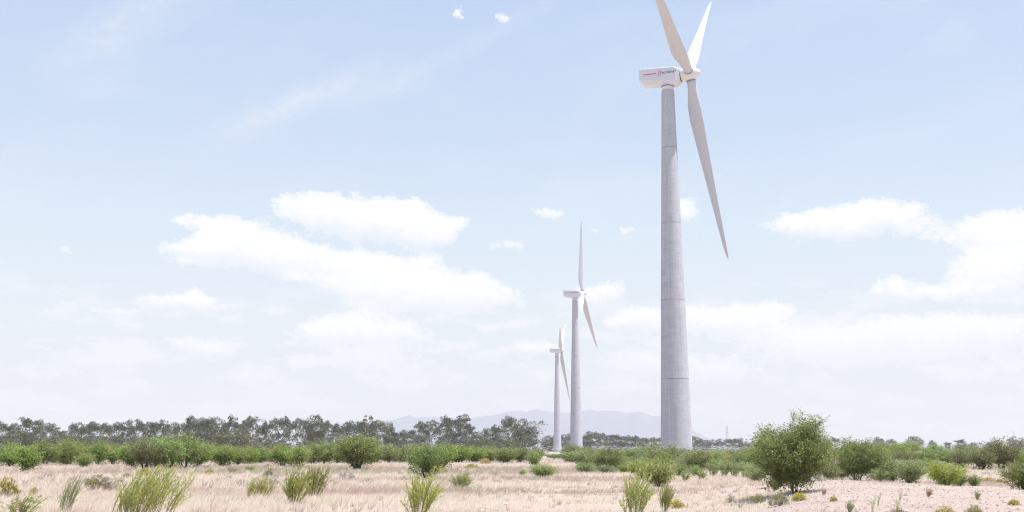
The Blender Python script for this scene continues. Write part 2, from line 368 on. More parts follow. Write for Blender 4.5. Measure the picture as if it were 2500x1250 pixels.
# ------------------------------------------------------------------ ground
def build_ground():
    fine = np.radians(np.concatenate([np.linspace(-34, 34, 520), np.linspace(34, 326, 110)[1:-1]]))
    r = np.concatenate([[3., 8, 14, 20, 24, 27], np.geomspace(29, 130, 330), np.geomspace(130, 1000, 110)[1:], np.geomspace(1000, 27000, 46)[1:]])
    A, Rr = np.meshgrid(fine, r); X = Rr * np.sin(A); Y = Rr * np.cos(A); Z = gz(X, Y) * (Y > -60)
    n, k = A.shape
    V = np.concatenate([np.stack([X, Y, Z], -1).reshape(-1, 3), [[0, 0, 0]]])
    i, j = np.meshgrid(np.arange(n - 1), np.arange(k), indexing='ij'); j2 = (j + 1) % k
    Q = np.stack([i * k + j, (i + 1) * k + j, (i + 1) * k + j2, i * k + j2], -1).reshape(-1, 4)
    jj = np.arange(k); tri = np.stack([np.full(k, n * k), jj, (jj + 1) % k], -1)
    g = sstep(.25, .75, mound(X, Y) * 1.1 + .35 * (fbm(X * .4, Y * .4, 3, 21) - .5)) * (Y > 0)
    # sandy patches: a track between the bushes and bare spots
    s = np.zeros_like(X)
    for px, py, rx, ry in [(1365, 1128, 9, 16), (1330, 1122, 8, 12), (1385, 1134, 5, 8)]:
        cx, cyy = at(px, py); s = np.maximum(s, np.exp(-((X - cx) / rx) ** 2 - ((Y - cyy) / ry) ** 2))
    br = bare(X, Y); s = np.maximum(s, sstep(.55, .7, fbm(X * .25, Y * .06, 3, 33)) * .3 * (Rr < 110))
    me = mesh('ground', V, [Q, tri[:, ::-1]], M_GROUND, {'gravel': ('POINT', np.append(g.ravel(), 0)), 'bare': ('POINT', np.append(br.ravel(), 0)), 'sand': ('POINT', np.append(s.ravel(), 0))}, True)
    tag(link('ground', me), kind='structure')
build_ground()

def build_mountain():
    prof = [(700,1094),(760,1052),(809,1034),(870,1030),(958,1025),(985,1017),(998,1013),(1013,1019),(1033,1017),(1081,1018),(1149,1021),(1174,1016),(1219,1011),
            (1237,1004),(1268,1002),(1285,1004),(1310,998),(1336,1004),(1391,1006),(1421,1003),(1439,998),(1457,1003),(1479,1001),(1507,1003),(1535,1008),(1552,1004),
            (1568,1006),(1593,1015),(1613,1014),(1640,1026),(1665,1038),(1689,1049),(1719,1065),(1739,1071),(1795,1074),(1832,1080),(1855,1087),(1900,1097)]
    px = np.linspace(700, 1900, 500); py = np.interp(px, [p[0] for p in prof], [p[1] for p in prof])
    ae = np.array([azel(a, b) for a, b in zip(px, py)]); rows = 40; V = []
    for k in range(rows):
        t = k / (rows - 1); D = 14500 + 5000 * t
        env = math.sin(min(1, t / .55) * math.pi / 2) if t < .55 else math.cos((t - .55) / .45 * math.pi / 2)
        x = D * np.sin(np.radians(ae[:, 0])); y = D * np.cos(np.radians(ae[:, 0]))
        top = (14500 + 5000 * .55) * np.tan(np.radians(np.maximum(ae[:, 1], -.02)))
        n = fbm(x * .0013, y * .0006, 5, 41) - .5
        z = top * env ** 1.3 * (1 + .7 * n * (1 - abs(env)) ** .5) - 6
        V.append(np.stack([x, y, np.maximum(z, -7)], -1))
    V = np.array(V); n, k = V.shape[:2]
    i, j = np.meshgrid(np.arange(n - 1), np.arange(k - 1), indexing='ij')
    Q = np.stack([i*k+j, i*k+j+1, (i+1)*k+j+1, (i+1)*k+j], -1).reshape(-1, 4)
    tag(link('mountains', mesh('mountains', V, [Q], M_MOUNT, None, True)), kind='structure')
build_mountain()

# ------------------------------------------------------------------ wind turbines
def build_turbine_meshes():
    D = {}
    zr = [(0, 4.0), (20, 3.52), (40, 3.08), (60, 2.56), (80, 2.04), (95.6, 1.68)]
    k = 72; th = np.arange(k) * 2 * np.pi / k
    def ring(r, z): return np.stack([r * np.cos(th), r * np.sin(th), np.full(k, z)], -1)
    D['tower_section'] = []; D['joint'] = []; D['seam'] = []
    seam_ang = [-101, -83, -97, -88, -99]
    for q in range(5):
        z0, r0 = zr[q]; z1, r1 = zr[q + 1]; g = Geo()
        zs = np.linspace(z0 + .05, z1 - .05, 9); g.loft([ring(np.interp(z, [z0, z1], [r0, r1]), z) for z in zs], False)
        D['tower_section'].append(g.me('tower_section', M_CONC, True))
        g = Geo(); rn = zr[q + 1][1]
        if q < 4: g.loft([ring(r1 * .9, z1 - .06), ring(r1 - .03, z1 - .055), ring(r1 - .03, z1 + .055), ring(r1 * .9, z1 + .06)], True)
        else: g.loft([ring(.5, z1 - .04), ring(r1 - .005, z1 - .05), ring(r1 - .005, z1 - .06)], True)
        D['joint'].append(g.me('section_joint', M_JOINT, True))
        g = Geo()
        for da in (0, 120, 240):
            a = R(seam_ang[q] + da); t = np.array([-math.sin(a), math.cos(a)]); nn = np.array([math.cos(a), math.sin(a)]); w_ = .055
            rr = []
            for z, r in ((z0 + .06, r0 + .012), (z1 - .06, r1 + .012)):
                c = nn * r; rr.append([[*(c + t * w_ - nn * .1), z], [*(c + t * w_), z], [*(c - t * w_), z], [*(c - t * w_ - nn * .1), z]])
            g.loft(rr, True)
        D['seam'].append(g.me('vertical_seam', M_SEAM))
    g = Geo(); g.loft([ring(1.58, 95.58), ring(1.58, 97.6)], True); D['collar'] = g.me('tower_collar', M_NAC, True)
    g = Geo(); g.loft([ring(1.66, 96.72), ring(1.66, 96.9)], True); D['yaw_ring'] = g.me('yaw_ring', M_DARK, True)
    # nacelle: x forward, z relative to hub height
    secs = [(-7.25,2.4,-.5,-.8,1.8,1.45,.12),(-7.0,2.42,-.58,-1.05,1.97,1.42,.14),(-6.1,2.38,-.85,-1.95,2.0,1.3,.15),(-1,2.15,-1.5,-2.5,2.0,1.3,.18),(2.0,2.02,-1.85,-2.75,2.0,1.3,.2),(2.6,1.9,-1.95,-2.7,1.9,1.25,.3),(3.62,1.62,-1.3,-1.95,1.45,.95,.5)]
    g = Geo(); rings = []
    for s, zt, zs, zb, hw, hb, ch in secs:
        rings.append([(s,-hw+ch*1.3,zt),(s,-hw,zt-ch),(s,-hw,zs),(s,-hb,zb),(s,hb,zb),(s,hw,zs),(s,hw,zt-ch),(s,hw-ch*1.3,zt)])
    g.loft(rings, True); D['nacelle'] = g.me('nacelle', M_NAC)
    g = Geo()
    for a in (-1, 1):
        for dz in (1.75, -.2):
            y0 = a * 2.0
            g.box((-6.0, min(y0, y0 + a * .035), dz - .04), (1.9, max(y0, y0 + a * .035), dz + .04))
    D['panel_rib'] = g.me('panel_rib', M_NAC)
    g = Geo(); g.box((-1.2, -.9, 2.05), (1.2, .9, 2.36)); D['roof_hatch'] = g.me('roof_hatch', M_NAC)
    g = Geo(); g.tube([(-6.4, -1.5, 2.3), (-6.4, -1.5, 3.75)], .035, 6); g.tube([(-6.4, -1.75, 3.2), (-6.4, -1.25, 3.2)], .025, 5); D['mast'] = g.me('wind_vane_mast', M_STEEL)
    g = Geo(); g.tube([(-.9, -1.5, 2.2), (-.9, -1.5, 2.5)], .12, 10); g.tube([(-.9, -1.5, 2.5), (-.9, -1.5, 2.75)], .16, 10); D['beacon'] = g.me('warning_beacon', M_HUB)
    yf = -2.012
    g = Geo(); g.box((-6.0, yf - .008, .50), (-2.5, -1.99, .70)); D['stripe'] = g.me('red_stripe', M_RED)
    # emblem: an outlined crown on a stem, drawn with strokes
    g = Geo()
    def stroke(pts, r=.045): g.tube([(a, yf, b) for a, b in pts], r, 6)
    stroke([(-1.95,-.05),(-2.08,.12),(-1.98,.33),(-2.02,.52),(-1.82,.75),(-1.78,1.0),(-1.5,1.25),(-1.25,1.2),(-1.08,1.0),(-1.12,.82)], .05)
    stroke([(-1.95,-.05),(-1.8,-.1),(-1.62,.02)], .05)
    stroke([(-1.38,.95),(-1.42,.5),(-1.36,.1),(-1.4,-.3)], .06)
    stroke([(-1.62,.75),(-1.42,.6)], .03); stroke([(-1.7,.4),(-1.42,.3)], .03); stroke([(-1.2,.62),(-1.4,.45)], .03)
    D['emblem'] = g.me('emblem', M_RED)
    cu = bpy.data.curves.new('t', 'FONT'); cu.body = 'acciona'; cu.size = 1.22; cu.extrude = .012; cu.offset = .012; cu.space_character = 1.04
    to = bpy.data.objects.new('t', cu); col.objects.link(to); bpy.context.view_layer.update()
    tm = bpy.data.meshes.new_from_object(to); bpy.data.objects.remove(to)
    xs = [v.co.x for v in tm.vertices]; wd = max(xs) - min(xs); x0 = min(xs)
    for v in tm.vertices:
        x, y, z = v.co; v.co = (-1.02 + (x - x0) * 3.35 / wd, yf - z, .32 + y * 3.35 / wd * 1.0)
    tm.materials.clear(); tm.materials.append(M_NAVY); tm.name = 'lettering'; D['lettering'] = tm
    g = Geo(); g.tube([(2.62, -1.86, .75), (2.62, -1.98, .75)], .13, 12); D['dot'] = g.me('red_lamp', M_RED)
    # spinner, axis along x, origin at blade centre
    g = Geo(); k2 = 48; t2 = np.arange(k2) * 2 * np.pi / k2
    def rg(x, r): return np.stack([np.full(k2, x), r * np.cos(t2), r * np.sin(t2)], -1)
    g.loft([rg(x, r) for x, r in [(-2.22,1.62),(-2.15,1.72),(-1.2,1.82),(0,1.84),(.9,1.74),(1.6,1.45),(2.2,.98),(2.6,.62),(2.78,.34),(2.84,.1)]], True); D['spinner'] = g.me('spinner', M_HUB, True)
    g = Geo(); g.loft([rg(-2.5, 1.5), rg(-2.2, 1.5)], True); D['hub_joint'] = g.me('hub_joint', M_DARK, True)
    # blade: z along span, x to the leading edge (upwind, feathered)
    L = 49.5; st = [(1.6,2.35,1.,0,.5),(2.6,2.35,1.,0,.5),(4.0,2.5,.86,2,.47),(6,3.0,.6,5,.42),(8,3.5,.42,7,.38),(10.3,3.72,.32,8,.36),(13,3.6,.27,7,.35),(18,3.15,.24,5,.35),(24,2.62,.21,3.5,.35),(30,2.12,.19,2.2,.35),(36,1.66,.18,1.2,.35),(42,1.22,.17,.5,.35),(46,.92,.16,0,.36),(48.3,.62,.16,0,.4),(49.2,.32,.16,0,.5),(49.5,.1,.2,0,.6)]
    k3 = 28; rings = []
    for z, c, tcn, tw, le in st:
        u = np.arange(k3) / k3 * 2 * np.pi; xx = .5 + .5 * np.cos(u); af = np.sqrt(np.maximum(xx, 0)) * (1 - xx) * 1.6 + .04 * (1 - xx)
        yt = np.sign(np.sin(u)) * (5 * tcn * (.2969*np.sqrt(1-xx+1e-9) - .126*(1-xx) - .3516*(1-xx)**2 + .2843*(1-xx)**3 - .1015*(1-xx)**4))
        circ = .5 * np.sin(u) * tcn; bl = np.clip((z - 2.6) / 6, 0, 1); bl = bl*bl*(3-2*bl)
        y = (circ * (1 - bl) + yt * bl) * c; x = (xx - (1 - le)) * c
        a = R(tw); bend = .0006 * z * z
        rings.append(np.stack([x * math.cos(a) - y * math.sin(a) + bend * .4, x * math.sin(a) + y * math.cos(a), np.full(k3, z)], -1))
    g = Geo(); g.loft(rings, True); D['blade'] = g.me('blade', M_BLADE, True)
    g = Geo(); g.tube([(0,0,1.72),(0,0,1.84)], 1.21, 36); D['root_ring'] = g.me('root_ring', M_DARK)
    return D
TM = build_turbine_meshes()

def turbine(x, y, yaw, phi, order, tilt, cone, off, hubz, label):
    root = link('wind_turbine', None); root.location = (x, y, 0); root.rotation_euler.z = -yaw
    tag(root, label, 'wind turbine', 'wind turbines standing in a line across the scrubland')
    dz = hubz - 99.55
    for q in range(5):
        s = link('tower_section', TM['tower_section'][q], root); link('section_joint', TM['joint'][q], s); link('vertical_seam', TM['seam'][q], s)
        s.rotation_euler.z = 0 if q % 2 == 0 else 0
    link('tower_collar', TM['collar'], root); link('yaw_ring', TM['yaw_ring'], root)
    n = link('nacelle', TM['nacelle'], root); n.location = (0, 0, hubz)
    for a, b in (('panel_rib', 'panel_rib'), ('roof_hatch', 'roof_hatch'), ('wind_vane_mast', 'mast'), ('warning_beacon', 'beacon'), ('red_stripe', 'stripe'), ('emblem', 'emblem'), ('lettering', 'lettering'), ('red_lamp', 'dot')):
        link(a, TM[b], n)
    A = Vector((math.cos(tilt), 0, math.sin(tilt))); U = Vector((-math.sin(tilt), 0, math.cos(tilt))); W = Vector((0, 1, 0))
    hub = Vector((off, 0, hubz))
    s = link('spinner', TM['spinner'], root); s.location = hub; s.rotation_euler = (0, -tilt, 0); link('hub_joint', TM['hub_joint'], s)
    for k in range(3):
        f = phi + order * k * 2 * math.pi / 3
        d = (U * math.cos(f) + W * math.sin(f)); Z = (d * math.cos(cone) + A * math.sin(cone)).normalized()
        X = (A - Z * A.dot(Z)).normalized(); Y = Z.cross(X)
        m = Matrix((X, Y, Z)).transposed().to_4x4(); m.translation = hub
        b = link('blade', TM['blade'], root); b.matrix_local = m; link('root_ring', TM['root_ring'], b)
    return root
turbine(41.06, 284, R(22.05), R(166.54), -1, R(5.1), R(1.57), 5.96, 99.55, 'nearest and tallest wind turbine with a segmented concrete tower rising behind the green shrubs')
turbine(39.8, 704, R(9.34), R(8.87), 1, R(4.56), R(2.67), 4.88, 99.7, 'middle-distance wind turbine with one blade pointing straight up, left of the tallest tower')
turbine(44.6, 1117, R(6.76), R(171.63), -1, R(4.36), R(3.84), 4.4, 99.67, 'farthest and smallest wind turbine, just left of the middle-distance tower')

# ------------------------------------------------------------------ plant generators (unit height, unit width)
def leaves(P, Dv, ln, wd, rng, roll=None):
    """one pointed quad per row of P along Dv"""
    n = len(P); Dv = Dv / (np.linalg.norm(Dv, axis=1)[:, None] + 1e-9)
    r = rng.normal(size=(n, 3)); s = np.cross(Dv, r); s /= np.linalg.norm(s, axis=1)[:, None] + 1e-9
    ln = np.broadcast_to(ln, (n,))[:, None] * rng.uniform(.7, 1.3, (n, 1)); wd = np.broadcast_to(wd, (n,))[:, None] * rng.uniform(.7, 1.3, (n, 1))
    nn = np.cross(s, Dv)
    V = np.stack([P, P + Dv * ln * .45 + s * wd * .5, P + Dv * ln + nn * ln * .12, P + Dv * ln * .45 - s * wd * .5], 1).reshape(-1, 3)
    Q = np.arange(n * 4).reshape(n, 4); return V, Q
def leafmesh(name, V, Q, mat_, tint):
    c = V.reshape(-1, 4, 3)[:, 1]
    if NORM[0]:
        sx = .5 / np.percentile(np.hypot(c[:, 0], c[:, 1]), 90); sz = 1 / np.percentile(c[:, 2], 99.5)
        V = V * [sx, sx, sz]; NORM[1] = (sx, sz)
    return mesh(name, V, [Q], mat_, {'tint': ('FACE', tint)})

NORM = [True, (1, 1)]
def gscale(g): g.V = [v * [NORM[1][0], NORM[1][0], NORM[1][1]] for v in g.V]; return g
def make_bush(seed, mat_, twigs=260, lpt=15, leaf=.04, lw=.016, cz=.53, rz=.47, lob=.34, trunk=.12, spread=.5, up=.6, foot=.42, spiky=0., plumes=12, pfrac=.5):
    rng = np.random.default_rng(seed)
    nl = 9; ldir = rng.normal(size=(nl, 3)); ldir[:, 2] = abs(ldir[:, 2]) * .7 - .1; ldir /= np.linalg.norm(ldir, axis=1)[:, None]; lam = rng.uniform(.4, 1, nl)
    d = rng.normal(size=(twigs, 3)); d /= np.linalg.norm(d, axis=1)[:, None]
    dots = d @ ldir.T; bump = (np.clip(dots, 0, 1) ** 6 * lam).max(1)
    rad = rng.uniform(.05, 1, twigs) ** .42 * (1 - lob + lob * 1.25 * bump)
    C = d * rad[:, None] * [.5, .5, rz] + [0, 0, cz]
    low = C[:, 2] < cz; C[low, :2] *= np.clip(foot + (1 - foot) * (C[low, 2] - (cz - rz)) / (rz * .8), .25, 1)[:, None]
    if spiky: C[:, 2] += spiky * rng.uniform(0, 1, twigs) ** 4 * (C[:, 2] > cz)
    # leafy plumes fanning out from the foot give the crown its ragged outline
    npl = plumes; pa = rng.uniform(0, 6.28, npl); pr = np.sqrt(rng.uniform(0, 1, npl)) * .42; pt = np.stack([np.cos(pa) * pr, np.sin(pa) * pr, (1 - .9 * (pr / .5) ** 2 * .55) * rng.uniform(.78, 1.06, npl)], -1)
    sel = rng.random(twigs) < pfrac; kk = rng.integers(0, npl, twigs); tt = rng.uniform(.12, 1, twigs) ** .75; wob = rng.normal(size=(twigs, 3)) * [.07, .07, .05] * (1.15 - .75 * tt)[:, None]
    bx = pt[kk] * tt[:, None]; bx[:, :2] = pt[kk][:, :2] * (tt ** .75)[:, None]; C = np.where(sel[:, None], bx + wob, C)
    C[:, 2] = np.maximum(C[:, 2], .03)
    tdir = d * [1, 1, .6] + [0, 0, up]; tdir += rng.normal(size=d.shape) * .35; tdir /= np.linalg.norm(tdir, axis=1)[:, None]
    tl = leaf * 3.2
    t = rng.uniform(-1, 1, (twigs, lpt)); P = C[:, None] + tdir[:, None] * t[..., None] * tl + rng.normal(size=(twigs, lpt, 3)) * leaf * .55
    Dv = tdir[:, None] * .8 + rng.normal(size=P.shape) * .55
    tw = rng.uniform(0, 1, (twigs, 1)); tint = np.clip(.35 * tw + .25 * rng.uniform(0, 1, (twigs, lpt)) + .12 + .25 * np.clip(P[..., 2] - .3, 0, 1), 0, .9)  # random leaf tones, plus sunlit crown tops painted in as paler tint higher up
    tint = np.where(rng.random(tint.shape) < .03, 1, tint)
    P = P.reshape(-1, 3); k = P[:, 2] > .015; P = P[k]; Dv = Dv.reshape(-1, 3)[k]; tint = tint.ravel()[k]
    V, Q = leaves(P, Dv, leaf, lw, rng); lm = leafmesh('foliage', V, Q, mat_, tint)
    g = Geo(); ns = 9
    for i in range(ns):
        a = rng.uniform(0, 6.28); rr = rng.uniform(.12, .34); top = np.array([math.cos(a) * rr, math.sin(a) * rr, rng.uniform(.5, .82)])
        b = np.array([math.cos(a), math.sin(a), 0]) * rng.uniform(.0, .05); mid = b * .5 + top * .5 + [0, 0, -.04] + rng.normal(size=3) * .02
        mid[:2] *= .75; r0 = trunk * .13 * rng.uniform(.6, 1.1); g.tube([b - [0, 0, .02], b * .7 + mid * .3, mid, top], [r0, r0 * .8, r0 * .55, r0 * .2], 5)
        for q in C[rng.integers(0, twigs, 7)]:
            if q[2] > .3: g.tube([mid * .6 + top * .4 if q[2] > .5 else mid, (mid + q) / 2 + [0, 0, .02], q], [r0 * .35, r0 * .25, r0 * .1], 3, False)
    return lm, gscale(g).me('stems', M_BARK)

def make_wand(seed, mat_, wands=26, lean=.3, leaf=.055, lw=.012, per=34, bare=.22, spread=.5, side=2, leafa=.6, bw=.16):
    """many long upright wands from one foot, leafy above, blown over to the right"""
    rng = np.random.default_rng(seed); Ps, Ds, Ts = [], [], []; g = Geo()
    for i in range(wands):
        a = rng.uniform(0, 6.28); rr = spread * math.sqrt(rng.uniform(0, 1)); h = (.42 + .58 * rng.uniform(0, 1) ** .8) * (1 - .3 * rr)
        fan = max(.8 - bw * .9, .25); b = np.array([math.cos(a) * rr * bw, math.sin(a) * rr * bw, 0]); tip = b + np.array([math.cos(a) * rr * (fan - .16) + lean * h * rng.uniform(.6, 1.1), math.sin(a) * rr * (fan - .16), h])
        ctrl = b * .6 + tip * .4; ctrl[2] = h * .55; ctrl[0] -= lean * .10
        tt = np.linspace(0, 1, 7)[:, None]; pts = b * (1 - tt) ** 2 + 2 * ctrl * tt * (1 - tt) + tip * tt ** 2
        g.tube(pts, np.linspace(.0085, .002, 7), 4, False)
        lines = [(pts, bare)]
        for s in range(side):
            t0 = rng.uniform(.35, .7); o = np.array([np.interp(t0, tt[:, 0], pts[:, q]) for q in range(3)])
            dr = np.array([rng.normal() * .17 + lean * .15, rng.normal() * .17, rng.uniform(.12, .34)]); l2 = o + dr * np.linspace(0, 1, 4)[:, None]
            g.tube(l2, np.linspace(.004, .0015, 4), 3, False); lines.append((l2, .1))
        for ln, b0 in lines:
            m = per if ln is pts else int(per * .4); t = rng.uniform(b0, 1, m) ** .85; s = np.linspace(0, 1, len(ln))
            P = np.stack([np.interp(t, s, ln[:, q]) for q in range(3)], -1); dd = np.gradient(ln, axis=0); dd /= np.linalg.norm(dd, axis=1)[:, None]
            Dv = np.stack([np.interp(t, s, dd[:, q]) for q in range(3)], -1) + rng.normal(size=(m, 3)) * leafa + [lean * .25, 0, 0]
            Ps.append(P); Ds.append(Dv); Ts.append(np.clip(.15 + .55 * rng.uniform(0, 1, m) + .35 * t * rng.uniform(0, 1), 0, .92) + (rng.random(m) < .03))
    P = np.concatenate(Ps); V, Q = leaves(P, np.concatenate(Ds), leaf, lw, rng)
    lm = leafmesh('foliage', V, Q, mat_, np.clip(np.concatenate(Ts), 0, 1)); return lm, gscale(g).me('stems', M_STEM)

def make_scrub(seed, mat_, n=240, lpt=9, leaf=.07, lw=.02, top=.6, twigs=70, tm=None):
    """low cushion scrub: grey twigs inside, coloured tips"""
    rng = np.random.default_rng(seed); d = rng.normal(size=(n, 3)); d[:, 2] = abs(d[:, 2]); d /= np.linalg.norm(d, axis=1)[:, None]
    am = 1 - .35 * rng.uniform(0, 1, n) * (vnoise(d[:, 0] * 3 + seed, d[:, 1] * 3, seed) > .4)
    C = d * [.5, .5, .9] * (am * rng.uniform(.55, 1, n) ** .5)[:, None]
    P = (C[:, None] + rng.normal(size=(n, lpt, 3)) * .03).reshape(-1, 3); Dv = (d[:, None] * .8 + [0, 0, .4] + rng.normal(size=(n, lpt, 3)) * .5).reshape(-1, 3)
    P[:, 2] = np.maximum(P[:, 2], .01); V, Q = leaves(P, Dv, leaf, lw, rng)
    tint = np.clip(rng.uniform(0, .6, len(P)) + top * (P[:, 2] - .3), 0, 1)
    g = Geo()
    for i in range(twigs):
        e = C[rng.integers(0, n)]; m = e * .5 + rng.normal(size=3) * .03; m[2] = max(m[2], .05); g.tube([(e[0] * .1, e[1] * .1, 0), m, e], [.009, .006, .003], 3, False)
    lm = leafmesh('foliage', V, Q, mat_, tint); return lm, gscale(g).me('stems', tm or M_GREYW)
M_GREYW = simple('grey_wood', (.32,.28,.26), .9, .1, .3, 4)

def make_gum(seed, mat_, clumps=44, lpc=46, shape='vase', leaf=.032, lw=.022, rz=.5, dense=1.):
    """gum tree: pale forking limbs that carry separate umbrella-shaped leaf clumps"""
    rng = np.random.default_rng(seed); g = Geo(); C = []
    th = .03
    def limb(p, d, l, r, lev):
        pts = [p]; q = p.copy(); dd = d.copy()
        for s in range(3):
            dd = dd + rng.normal(size=3) * .12 + [0, 0, .06]; dd /= np.linalg.norm(dd); q = q + dd * l / 3; pts.append(q.copy())
        g.tube(pts, np.linspace(r, r * .55, 4), 5 if lev < 2 else 3, False)
        if lev >= 2: C.append(q)
        if lev < 4:
            for k in range(rng.integers(2, 4) if lev < 3 else 2):
                nd = dd + rng.normal(size=3) * [.62, .62, .25]; nd[2] = max(nd[2], .12); nd /= np.linalg.norm(nd); limb(q, nd, l * rng.uniform(.62, .85), r * .55, lev + 1)
    nt = rng.integers(1, 3) if shape == 'vase' else 2
    for k in range(nt):
        a = rng.uniform(0, 6.28); limb(np.array([0, 0, -.01]), np.array([math.cos(a) * .25, math.sin(a) * .25, 1.]), .27, .022, 0)
    C = np.array(C); C = C[rng.permutation(len(C))[:clumps]]
    if shape == 'dome':
        n = clumps; d = rng.normal(size=(n, 3)); d /= np.linalg.norm(d, axis=1)[:, None]; C = d * [.5, .5, .42] * rng.uniform(.5, 1, (n, 1)) ** .5 + [0, 0, .56]
    C[:, :2] -= C[:, :2].mean(0) * .7
    C[:, 2] -= C[:, 2].max() - .955
    ex = np.percentile(abs(C[:, :2]), 96); C[:, :2] *= .44 / ex; C[:, 2] = np.maximum(C[:, 2], .14)
    n0 = len(C)
    m = int(60 * dense); Cl = np.stack([rng.uniform(-.42, .42, m), rng.uniform(-.42, .42, m), rng.uniform(.03, .5, m)], -1)
    m = int(60 * dense); e = rng.normal(size=(m, 3)); e /= np.linalg.norm(e, axis=1)[:, None]; Cm = e * [.42, .42, .28] * rng.uniform(.2, 1, (m, 1)) ** .4 + [0, 0, .56]
    C = np.concatenate([C, Cl, Cm])
    Rc = rng.uniform(.06, .125, len(C)) * (1.15 if shape == 'dome' else 1); Rc[:n0] *= .8
    d = rng.normal(size=(len(C), lpc, 3)); d /= np.linalg.norm(d, axis=2)[..., None]; d[..., 2] = np.where(d[..., 2] < -.2, -d[..., 2] * .6, d[..., 2])
    rr = rng.uniform(.5, 1, (len(C), lpc, 1)) ** .5
    P = C[:, None] + d * rr * Rc[:, None, None] * [1.1, 1.1, .82]
    tint = np.clip(.05 + .55 * rng.uniform(0, 1, (len(C), 1)) + .3 * rng.uniform(0, 1, (len(C), lpc)), 0, .88) + (rng.random((len(C), 1)) < .05) * .4
    Dv = d * [1, 1, .2] + [0, 0, -.25] + rng.normal(size=d.shape) * .5
    V, Q = leaves(P.reshape(-1, 3), Dv.reshape(-1, 3), leaf, lw, rng)
    # trunks follow the rescaled crown
    Vt = np.concatenate(g.V); zmax = .96; s = .955 / max(Vt[:, 2].max(), .1); Vt[:, 2] *= min(s, 1.4); kx = .44 / max(np.percentile(abs(Vt[:, :2]), 98), .05); f = np.clip(Vt[:, 2:3] * 2.2, 0, 1); Vt[:, :2] *= (1 - f) + f * min(kx, 1.6)
    return leafmesh('crown', V, Q, mat_, np.clip(tint.ravel(), 0, 1)), mesh('trunk', Vt, [np.concatenate(v) for v in g.P.values()], M_PBARK)

def make_dead(seed):
    """nearly leafless gum: pale bare limbs with a few reddish tufts"""
    lm, tr = make_gum(seed, M_EUC2, 16, 22, 'vase', dense=.2); return lm, tr

def make_tuft(seed, mat_, n=90, lean=.25, wd=.02):
    rng = np.random.default_rng(seed); a = rng.uniform(0, 6.28, n); r = rng.uniform(0, .12, n); b = np.stack([np.cos(a) * r, np.sin(a) * r, np.zeros(n)], -1)
    d = np.stack([np.cos(a) * rng.uniform(.1, .6, n) + lean, np.sin(a) * rng.uniform(.1, .6, n), np.full(n, 1.)], -1)
    V, Q = leaves(b, d, .85, wd, rng); return leafmesh('foliage', V, Q, mat_, rng.uniform(0, .9, n)), None

V = {}
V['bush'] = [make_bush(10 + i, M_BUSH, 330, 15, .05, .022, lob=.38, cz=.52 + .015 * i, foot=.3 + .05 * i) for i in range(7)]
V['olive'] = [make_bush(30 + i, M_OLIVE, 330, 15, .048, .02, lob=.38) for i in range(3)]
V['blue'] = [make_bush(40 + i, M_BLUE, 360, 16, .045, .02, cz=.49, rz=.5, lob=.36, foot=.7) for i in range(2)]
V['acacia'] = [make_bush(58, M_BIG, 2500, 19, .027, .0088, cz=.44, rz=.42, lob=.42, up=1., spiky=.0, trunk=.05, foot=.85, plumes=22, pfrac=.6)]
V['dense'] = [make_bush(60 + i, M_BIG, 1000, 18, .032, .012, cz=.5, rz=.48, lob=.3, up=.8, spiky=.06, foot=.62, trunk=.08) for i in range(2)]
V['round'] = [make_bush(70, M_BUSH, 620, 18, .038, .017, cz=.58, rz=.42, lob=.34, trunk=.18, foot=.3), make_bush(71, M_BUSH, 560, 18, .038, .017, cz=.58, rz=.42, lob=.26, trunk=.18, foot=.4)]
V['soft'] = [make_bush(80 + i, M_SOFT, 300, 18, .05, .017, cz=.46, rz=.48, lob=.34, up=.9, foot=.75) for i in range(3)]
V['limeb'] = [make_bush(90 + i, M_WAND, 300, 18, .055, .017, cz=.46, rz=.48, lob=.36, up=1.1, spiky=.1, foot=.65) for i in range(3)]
V['wand'] = [make_wand(100 + i, M_WAND, 36, .30, .062, .014, 64, spread=.9, side=3) for i in range(3)]
V['lime'] = [make_wand(110, M_LIME, 46, .75, .05, .010, 72, spread=1.0, side=3, bw=.62), make_wand(111, M_LIME, 32, .24, .058, .013, 66, spread=.9, side=3), make_wand(112, M_LIME, 40, .6, .055, .011, 60, spread=.9, side=3, bw=.5)]
V['wispy'] = [make_wand(120, M_SOFT, 34, .6, .045, .009, 34, .35, bw=.4), make_wand(121, M_WAND, 14, .35, .08, .016, 40, .1)]
V['sapling'] = [make_wand(130 + i, M_SOFT, 18, .12, .075, .022, 40, .1, .55) for i in range(3)]
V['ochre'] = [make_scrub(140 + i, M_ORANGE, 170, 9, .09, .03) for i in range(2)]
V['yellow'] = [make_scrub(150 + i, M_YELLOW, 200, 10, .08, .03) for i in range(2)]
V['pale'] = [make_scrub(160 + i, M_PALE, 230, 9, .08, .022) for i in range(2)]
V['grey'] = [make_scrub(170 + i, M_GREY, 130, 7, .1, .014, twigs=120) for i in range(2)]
V['gum'] = [make_gum(200 + i, M_EUC, 60, 44, leaf=.034, lw=.024, dense=[.75, .5, 1., .4, .8, 1.2, .6, .45, .9][i]) for i in range(9)]
V['dome'] = [make_gum(220 + i, M_EUC2, 80, 42, 'dome', .034, .024) for i in range(4)]
V['dead'] = [make_dead(241)]
V['tuft'] = [make_tuft(250, M_REDTUFT), make_tuft(251, M_SOFT, 40, .1, .05)]
V['stalk'] = [make_wand(260, M_LIME, 4, .1, .06, .014, 22, .3, .35, 1)]

